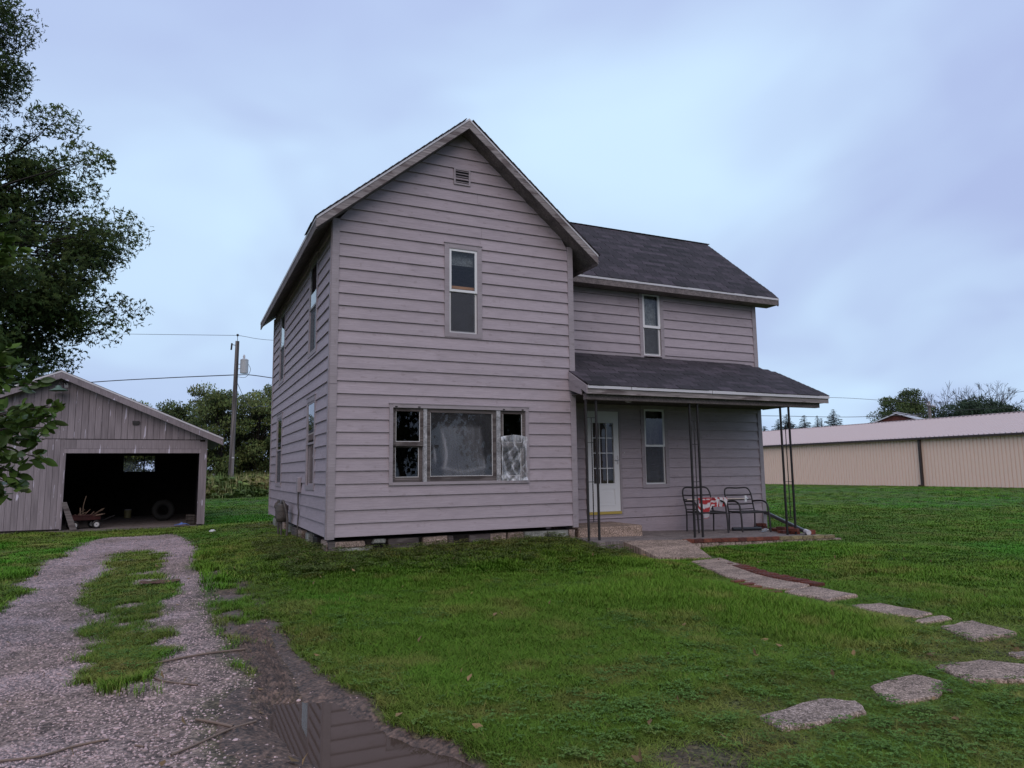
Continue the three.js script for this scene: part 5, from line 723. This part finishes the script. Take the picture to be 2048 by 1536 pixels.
// conifers and trees behind the shed
function spruce(px, py, d, w, label) {
  const top = atD(px, py, d), y0 = 0.4, h = top.y - y0, t = thing('spruce_tree', label, 'tree', [top.x, y0, top.z], rr(0, 6), 'spruces behind the tan shed'), gs = []; mesh('trunk', rod(V(0, -0.1, 0), V(0, h, 0), 0.16, 7, 0.02), BARK, t);
  const p = []; for (let y = 0.06; y < 0.985; y += 0.017) { const R = 1.9 * w * (1 - y) ** 0.85 * rr(0.8, 1.1) + 0.06, n = Math.max(7, Math.round(14 * (1 - y) + 6)); for (let k = 0; k < n; k++) { const a = rr(0, 6.28), L = R * rr(0.7, 1.15), dx = Math.cos(a), dz = Math.sin(a); for (let q = 0; q < 5; q++) { const t0 = q / 5, yy = y * h - 0.28 * L * t0 + 0.2 * L * t0 * t0, W = 0.42 * L * (1 - t0 * 0.7) * rr(0.7, 1.2), c = [dx * L * t0, yy + 0.1, dz * L * t0]; for (const s of [-1, 1]) p.push(c[0], c[1], c[2], c[0] + dx * L * 0.3 - dz * W * s, c[1] - 0.12 * L + rr(-0.06, 0.06), c[2] + dz * L * 0.3 + dx * W * s, c[0] + dx * L * 0.24, c[1] - 0.02, c[2] + dz * L * 0.24); } } }
  const g = new THREE.BufferGeometry(); g.setAttribute('position', new THREE.Float32BufferAttribute(p, 3)); g.computeVertexNormals(); mesh('crown', g, std(lin(0.035, 0.055, 0.05), 0.9), t);
}
spruce(1573, 828, 84, 2.3, 'dark blue-green spruce first past the porch post, behind the tan shed'); spruce(1608, 830, 86, 2.0, 'rounded blue-green spruce second past the porch post, behind the tan shed'); spruce(1634, 831, 86, 1.3, 'slim low spruce third past the porch post, behind the tan shed'); spruce(1642, 836, 90, 1.2, 'smallest spruce squeezed between its neighbours behind the tan shed'); spruce(1666, 818, 84, 2.2, 'tallest spruce of the row behind the tan shed'); spruce(1528, 852, 84, 2.2, 'low spruce half hidden by the wing corner behind the tan shed'); spruce(1556, 838, 90, 2, 'broad spruce behind the wing corner and the tan shed');
{
  const a = atD(1812, 900, 92), ha = atD(1812, 778, 92).y; clumpTree({ name: 'round_tree', label: 'round green broadleaf tree behind the shed beside the red barn', x: a.x, y: 0.4, z: a.z, h: ha, fork: 0.4, r: 0.2, cy: ha * 0.62, rx: 3.0, ry: ha * 0.36, rz: 3, clumps: 80, cr: 0.95, per: 200, leaf: smallLeaf, c: [0.05, 0.072, 0.022] });
  for (const [px, w, k] of [[1965, 2.7, 'dark green pine with a broad flat crown in front of the bare tree'], [1925, 1.9, 'smaller dark pine beside the broad one near the bare tree'], [2010, 2.3, 'dark pine at the far side of the bare tree']]) { const b = atD(px, 900, 88), hb = atD(px, px === 1965 ? 800 : 812, 88).y; clumpTree({ name: 'pine_tree', label: k, x: b.x, y: 0.4, z: b.z, h: hb, fork: 0.6, r: 0.18, cy: hb * 0.72, rx: w, ry: hb * 0.26, rz: 2.4, clumps: 60, cr: 0.8, per: 120, leaf: leafGeo(0.36, 0.1, 0.2, 0, 2), c: [0.03, 0.05, 0.028], group: 'pines behind the shed' }); }
  // bare tree
  const c = atD(1932, 900, 97), hc = atD(1932, 752, 97).y - 0.4, t = thing('bare_tree', 'leafless wide-spreading tree behind the pines and the tan shed', 'tree', [c.x, 0.4, c.z]), tw = [];
  const grow = (p, d, L, r, lv) => { const e = p.clone().addScaledVector(d, L); tw.push(limb(p, e, r, r * 0.62, 0.02, lv > 3 ? 3 : 5)); if (lv > 5) return; const n = lv < 2 ? 3 : 2 + (rnd() < 0.55 ? 1 : 0); for (let k = 0; k < n; k++) grow(e, d.clone().add(V(rr(-1, 1), rr(-0.25, 0.5), rr(-1, 1)).multiplyScalar(0.62)).normalize(), L * rr(0.62, 0.82), Math.max(0.018, r * 0.6), lv + 1); };
  mesh('trunk', limb(V(0, -0.2, 0), V(0, hc * 0.28, 0), 0.35, 0.28, 0, 8), BARK, t); for (let k = 0; k < 6; k++) grow(V(0, hc * 0.27, 0), V(Math.cos(k * 1.05) * 0.75, rr(0.6, 1), Math.sin(k * 1.05) * 0.75).normalize(), hc * 0.24, 0.16, 1); mesh('branches', tw, BARK, t);
  // red barn
  const q = atD(1790, 828, 84), b = thing('red_barn', 'red barn gable with pale metal roof showing over the tan shed', 'barn', [q.x + 0.3, 0.4, q.z], -1.2), RB = std(lin(0.2, 0.05, 0.035), 0.8, { map: tGrain }), yr = q.y - 0.4;
  mesh('wall', new THREE.ExtrudeGeometry(new THREE.Shape([[-5, 0], [5, 0], [5, yr - 1.9], [0, yr], [-5, yr - 1.9]].map(p => new THREE.Vector2(...p))), { depth: 12, bevelEnabled: false }).translate(0, 0, -12), RB, b);
  const rl = (s) => polyGeo([[0, yr + 0.02, 0.4], [s * 5.4, yr - 2.04, 0.4], [s * 5.4, yr - 1.92, 0.4], [0, yr + 0.14, 0.4], [0, yr + 0.02, -12.4], [s * 5.4, yr - 2.04, -12.4], [s * 5.4, yr - 1.92, -12.4], [0, yr + 0.14, -12.4]], [2, 0]); for (const s of [-1, 1]) mesh('roof', rl(s), std(lin(0.5, 0.5, 0.54), 0.4), b); mesh('ridge_cap', box(0.5, 0.06, 12.8, 0, yr + 0.17, -6), METAL, b);
}
// ---------- utility poles and wires ----------
const WIRE = std(lin(0.03, 0.03, 0.035), 0.6), WOODP = std(lin(0.5, 0.42, 0.41), 0.9, { map: tBark });
{
  const b = atY(460, 990, 0.1), top = atD(475, 682, b.clone().sub(EYE).dot(V(0.421267, 0.123232, -0.898525))), g = thing('utility_pole', 'grey wooden utility pole with a transformer at the lawn edge', 'utility pole', [b.x, 0.1, b.z]), h = top.y - 0.1, lean = V(top.x - b.x, 0, top.z - b.z);
  const at = t => V(lean.x * t, h * t, lean.z * t); mesh('pole', rod(V(0, -0.2, 0), at(1), 0.19, 12, 0.13), WOODP, g);
  const tc = at(0.835).add(V(0.52, 0, 0.1)), tr = mesh('transformer', [new THREE.CylinderGeometry(0.27, 0.27, 0.95, 16).translate(tc.x, tc.y, tc.z), new THREE.CylinderGeometry(0.2, 0.29, 0.08, 16).translate(tc.x, tc.y + 0.5, tc.z)], std(lin(0.42, 0.42, 0.44), 0.5), g); mesh('bushing', new THREE.LatheGeometry([[0.03, 0], [0.09, 0.05], [0.05, 0.1], [0.1, 0.17], [0.05, 0.24], [0.07, 0.3], [0.001, 0.34]].map(p => new THREE.Vector2(...p)), 10).translate(tc.x - 0.03, tc.y + 0.52, tc.z), METAL, tr); mesh('bracket', [rod(at(0.85), V(tc.x - 0.2, h * 0.85, tc.z), 0.03), rod(at(0.82), V(tc.x - 0.2, h * 0.82, tc.z), 0.03)], METAL, tr);
  mesh('insulator', [rod(at(1), at(1).add(V(0, 0.4, 0)), 0.02), new THREE.SphereGeometry(0.09, 8, 6).translate(lean.x, h + 0.42, lean.z)], BLACKIRON, g); mesh('fuse_cutout', [rod(at(0.97), at(0.97).add(V(-0.35, 0.05, 0)), 0.025), rod(at(0.97).add(V(-0.35, 0.15, 0)), at(0.94).add(V(-0.38, 0, 0)), 0.06)], BLACKIRON, g); mesh('drop_lead', tube([V(tc.x + 0.2, tc.y + 0.3, tc.z), V(tc.x + 0.42, tc.y - 0.2, tc.z), V(tc.x + 0.1, tc.y - 0.75, tc.z), V(lean.x * 0.77, h * 0.765, lean.z)], 0.015, 5), WIRE, g); mesh('metal_tag', box(0.16, 0.08, 0.02, lean.x * 0.2, h * 0.24, lean.z + 0.19), METAL, g);
  const w = (pts, r, label, sag = 0) => tag(mesh('overhead_wire', tube(pts, r, 5, 60), WIRE), label, 'wire');
  const P = at(1).add(V(b.x, 0.5, b.z)), Q = at(0.78).add(V(b.x, 0.1, b.z)); const D0 = 58;
  w([atD(-400, 668, 66), atD(100, 667, 60), P], 0.016, 'thin high wire running from the pole top over the garage'); w([P, atD(555, 681, 57), atD(900, 690, 60), atD(1500, 660, 75)], 0.016, 'thin high wire running from the pole top behind the house');
  w([atD(-200, 800, 52), atD(190, 764, 52), atD(330, 756, 52), Q], 0.035, 'thick low cable running from the pole over the garage roof'); w([Q, atD(510, 751, 56), atD(560, 758, 57), atD(760, 780, 58)], 0.035, 'thick low cable running from the pole behind the house'); w([Q.clone().add(V(0, -0.3, 0)), atD(490, 800, 50), atD(520, 812, 40), atD(545, 800, 28), V(2.3, 5.2, ZB - 0.02)], 0.018, 'slack pale service wire sagging from the pole to the house');
  const mp = thing('marker_post', 'short white marker post in the weeds near the utility pole', 'post', [atY(504, 990, 0.08).x, 0.05, atY(504, 992, 0.08).z]); mesh('post', [new THREE.CylinderGeometry(0.12, 0.12, 0.62, 10).translate(0, 0.31, 0), new THREE.SphereGeometry(0.12, 10, 5, 0, 6.3, 0, 1.57).translate(0, 0.62, 0)], std(lin(0.5, 0.46, 0.36), 0.7), mp); mesh('warning_plate', box(0.1, 0.3, 0.015, 0, 0.36, 0.122), BLACKIRON, mp);
  const rk = new THREE.DodecahedronGeometry(0.42, 1), q = rk.attributes.position; for (let i = 0; i < q.count; i++) { const k = 0.8 + 0.4 * vn(q.getX(i) * 5 + 9, q.getY(i) * 5 + q.getZ(i) * 4 + 9); q.setXYZ(i, q.getX(i) * k, q.getY(i) * k * 0.8, q.getZ(i) * k); } rk.computeVertexNormals(); const rp = atY(441, 990, 0.1); tag(mesh('rock', rk.translate(rp.x, 0.22, rp.z), STONEW), 'pale boulder in the weeds beside the utility pole', 'rock');
  const fp = atY(426, 990, 0.1); tag(mesh('fence_post', rod(V(fp.x, 0, fp.z), V(fp.x + 0.03, 1.6, fp.z), 0.07, 7), WOODP), 'old wooden fence post in the weeds behind the garage corner', 'post');
  const f = atD(1868, 930, 76), ph = atD(1868, 801, 76).y, p2 = thing('utility_pole', 'brown utility pole with a crossarm rising behind the tan shed', 'utility pole', [f.x, 0.3, f.z], 0.35); mesh('pole', rod(V(0, 0, 0), V(0, ph - 0.3, 0), 0.2, 10, 0.17), WOODP, p2); mesh('crossarm', box(3.1, 0.14, 0.12, 0, ph - 0.85, 0.2), WOODP, p2); for (const x of [-1.4, -0.7, 0.7, 1.4]) mesh('insulator', new THREE.CylinderGeometry(0.05, 0.06, 0.2, 8).translate(x, ph - 0.68, 0.2), METAL, p2);
  w([atD(1400, 800, 84), atD(1660, 795, 78), atD(1800, 803, 76), atD(1868, 806, 76), atD(2060, 781, 72)], 0.022, 'thin wire running along the crossarm of the brown pole'); w([atD(1400, 830, 84), atD(1560, 832, 80), atD(1700, 834, 78), atD(1860, 828, 76)], 0.03, 'dark cable passing in front of the spruces behind the shed'); w([atD(1860, 824, 76), atD(1960, 818, 74), atD(2080, 812, 70)], 0.02, 'low wire leading away from the brown pole past the pines');
}
// ---------- sticks, leaves and litter on the ground ----------
{
  const tw = std(lin(0.17, 0.12, 0.095), 0.9), put = (pts, r, label) => tag(mesh('twig', tube(pts.map(([a, b]) => G(a, b, r + 0.004)), r, 5, 24), tw), label, 'twig');
  put([[240, 1330], [310, 1326], [365, 1315], [420, 1306], [490, 1298]], 0.009, 'long thin twig lying across the right wheel track'); put([[235, 1346], [290, 1350], [330, 1362], [395, 1370]], 0.007, 'forked thin twig beside the grass strip of the driveway'); put([[0, 1522], [80, 1512], [150, 1492], [218, 1478]], 0.007, 'long twig at the left edge of the gravel'); put([[342, 1510], [400, 1485], [460, 1458], [512, 1442]], 0.007, 'slender twig reaching from the gravel to the puddle'); put([[392, 1438], [425, 1444], [466, 1453]], 0.009, 'short dark twig on the gravel near the puddle'); put([[270, 1490], [288, 1493]], 0.006, 'tiny broken twig on the bare gravel'); put([[286, 1276], [300, 1265], [314, 1257]], 0.008, 'pale short twig at the end of the grass strip'); put([[1700, 1424], [1716, 1428], [1730, 1426]], 0.012, 'dark stub of stick on the flat stone'); put([[1905, 1383], [1890, 1380], [1870, 1384]], 0.012, 'brown stick beside the square flagstone'); put([[1350, 1072], [1362, 1076], [1372, 1073]], 0.01, 'small dry twig on the porch slab');
  const chip = (px, py, s, m, label, up = 0.01) => { const g = new THREE.DodecahedronGeometry(s, 0).scale(1.5, 0.5, 1), p = G(px, py, up); tag(mesh('plaster_chip', g.translate(p.x, p.y + 0.02, p.z), m), label, 'rubble', 'broken white plaster along the foundation'); };
  for (const [px, py, s] of [[700, 1087, 0.06], [735, 1083, 0.05], [790, 1088, 0.06], [815, 1085, 0.03], [862, 1078, 0.06], [885, 1077, 0.07], [880, 1098, 0.025], [945, 1073, 0.06], [755, 1082, 0.035], [682, 1092, 0.05]]) chip(px, py, s, STONEW, 'broken white plaster chunk lying below the front siding', 0.05);
  const lv = leafGeo(0.07, 0.05, 0.2, 0.25, 2), Ls = []; for (let i = 0; i < 900; i++) { const a = rr(-0.6, 1.1), r = 2.8 + 11 * rnd() ** 1.3, x = r * Math.sin(a), z = -r * Math.cos(a); if (covered(x, z) || polySD(pud, x, z) < 0) continue; if (rnd() < 0.55 && rectD(x, z, 2.1, 6.6, -19, -11.2) > 1.6) continue; const k = rr(0.6, 1.3); Ls.push([x, T(x, z) + rr(0.01, 0.05), z, rr(0, 6.28), rr(0.5, 1), rr(-1.7, -1.2), 0.2 * k, 0.12 * k, 0.05 * k]); }
  scatter('fallen_leaves', lv, std(0xffffff, 0.8), Ls, 'scattered dry brown leaves lying in the lawn and on the gravel', 'leaves');
  const rust = G(320, 1165, 0.02), rg = new THREE.PlaneGeometry(0.5, 0.28, 16, 10), q = rg.attributes.position; for (let i = 0; i < q.count; i++) q.setZ(i, 0.05 * fbm(q.getX(i) * 10 + 3, q.getY(i) * 10 + 8, 3)); rg.computeVertexNormals(); tag(mesh('rusty_scrap', rg.rotateX(-Math.PI / 2).translate(rust.x, rust.y - 0.01, rust.z), std(lin(0.2, 0.09, 0.05), 0.9, { map: tGrain })), 'flat rusty brown scrap lying on the grass strip of the driveway', 'scrap');
  const lit = G(425, 1062, 0.03); tag(mesh('litter', new THREE.DodecahedronGeometry(0.06, 0).scale(1.4, 0.6, 1).translate(lit.x, lit.y, lit.z), WHITE), 'scrap of white litter in the grass near the garage corner', 'litter');
}
renderer.render(scene, camera);
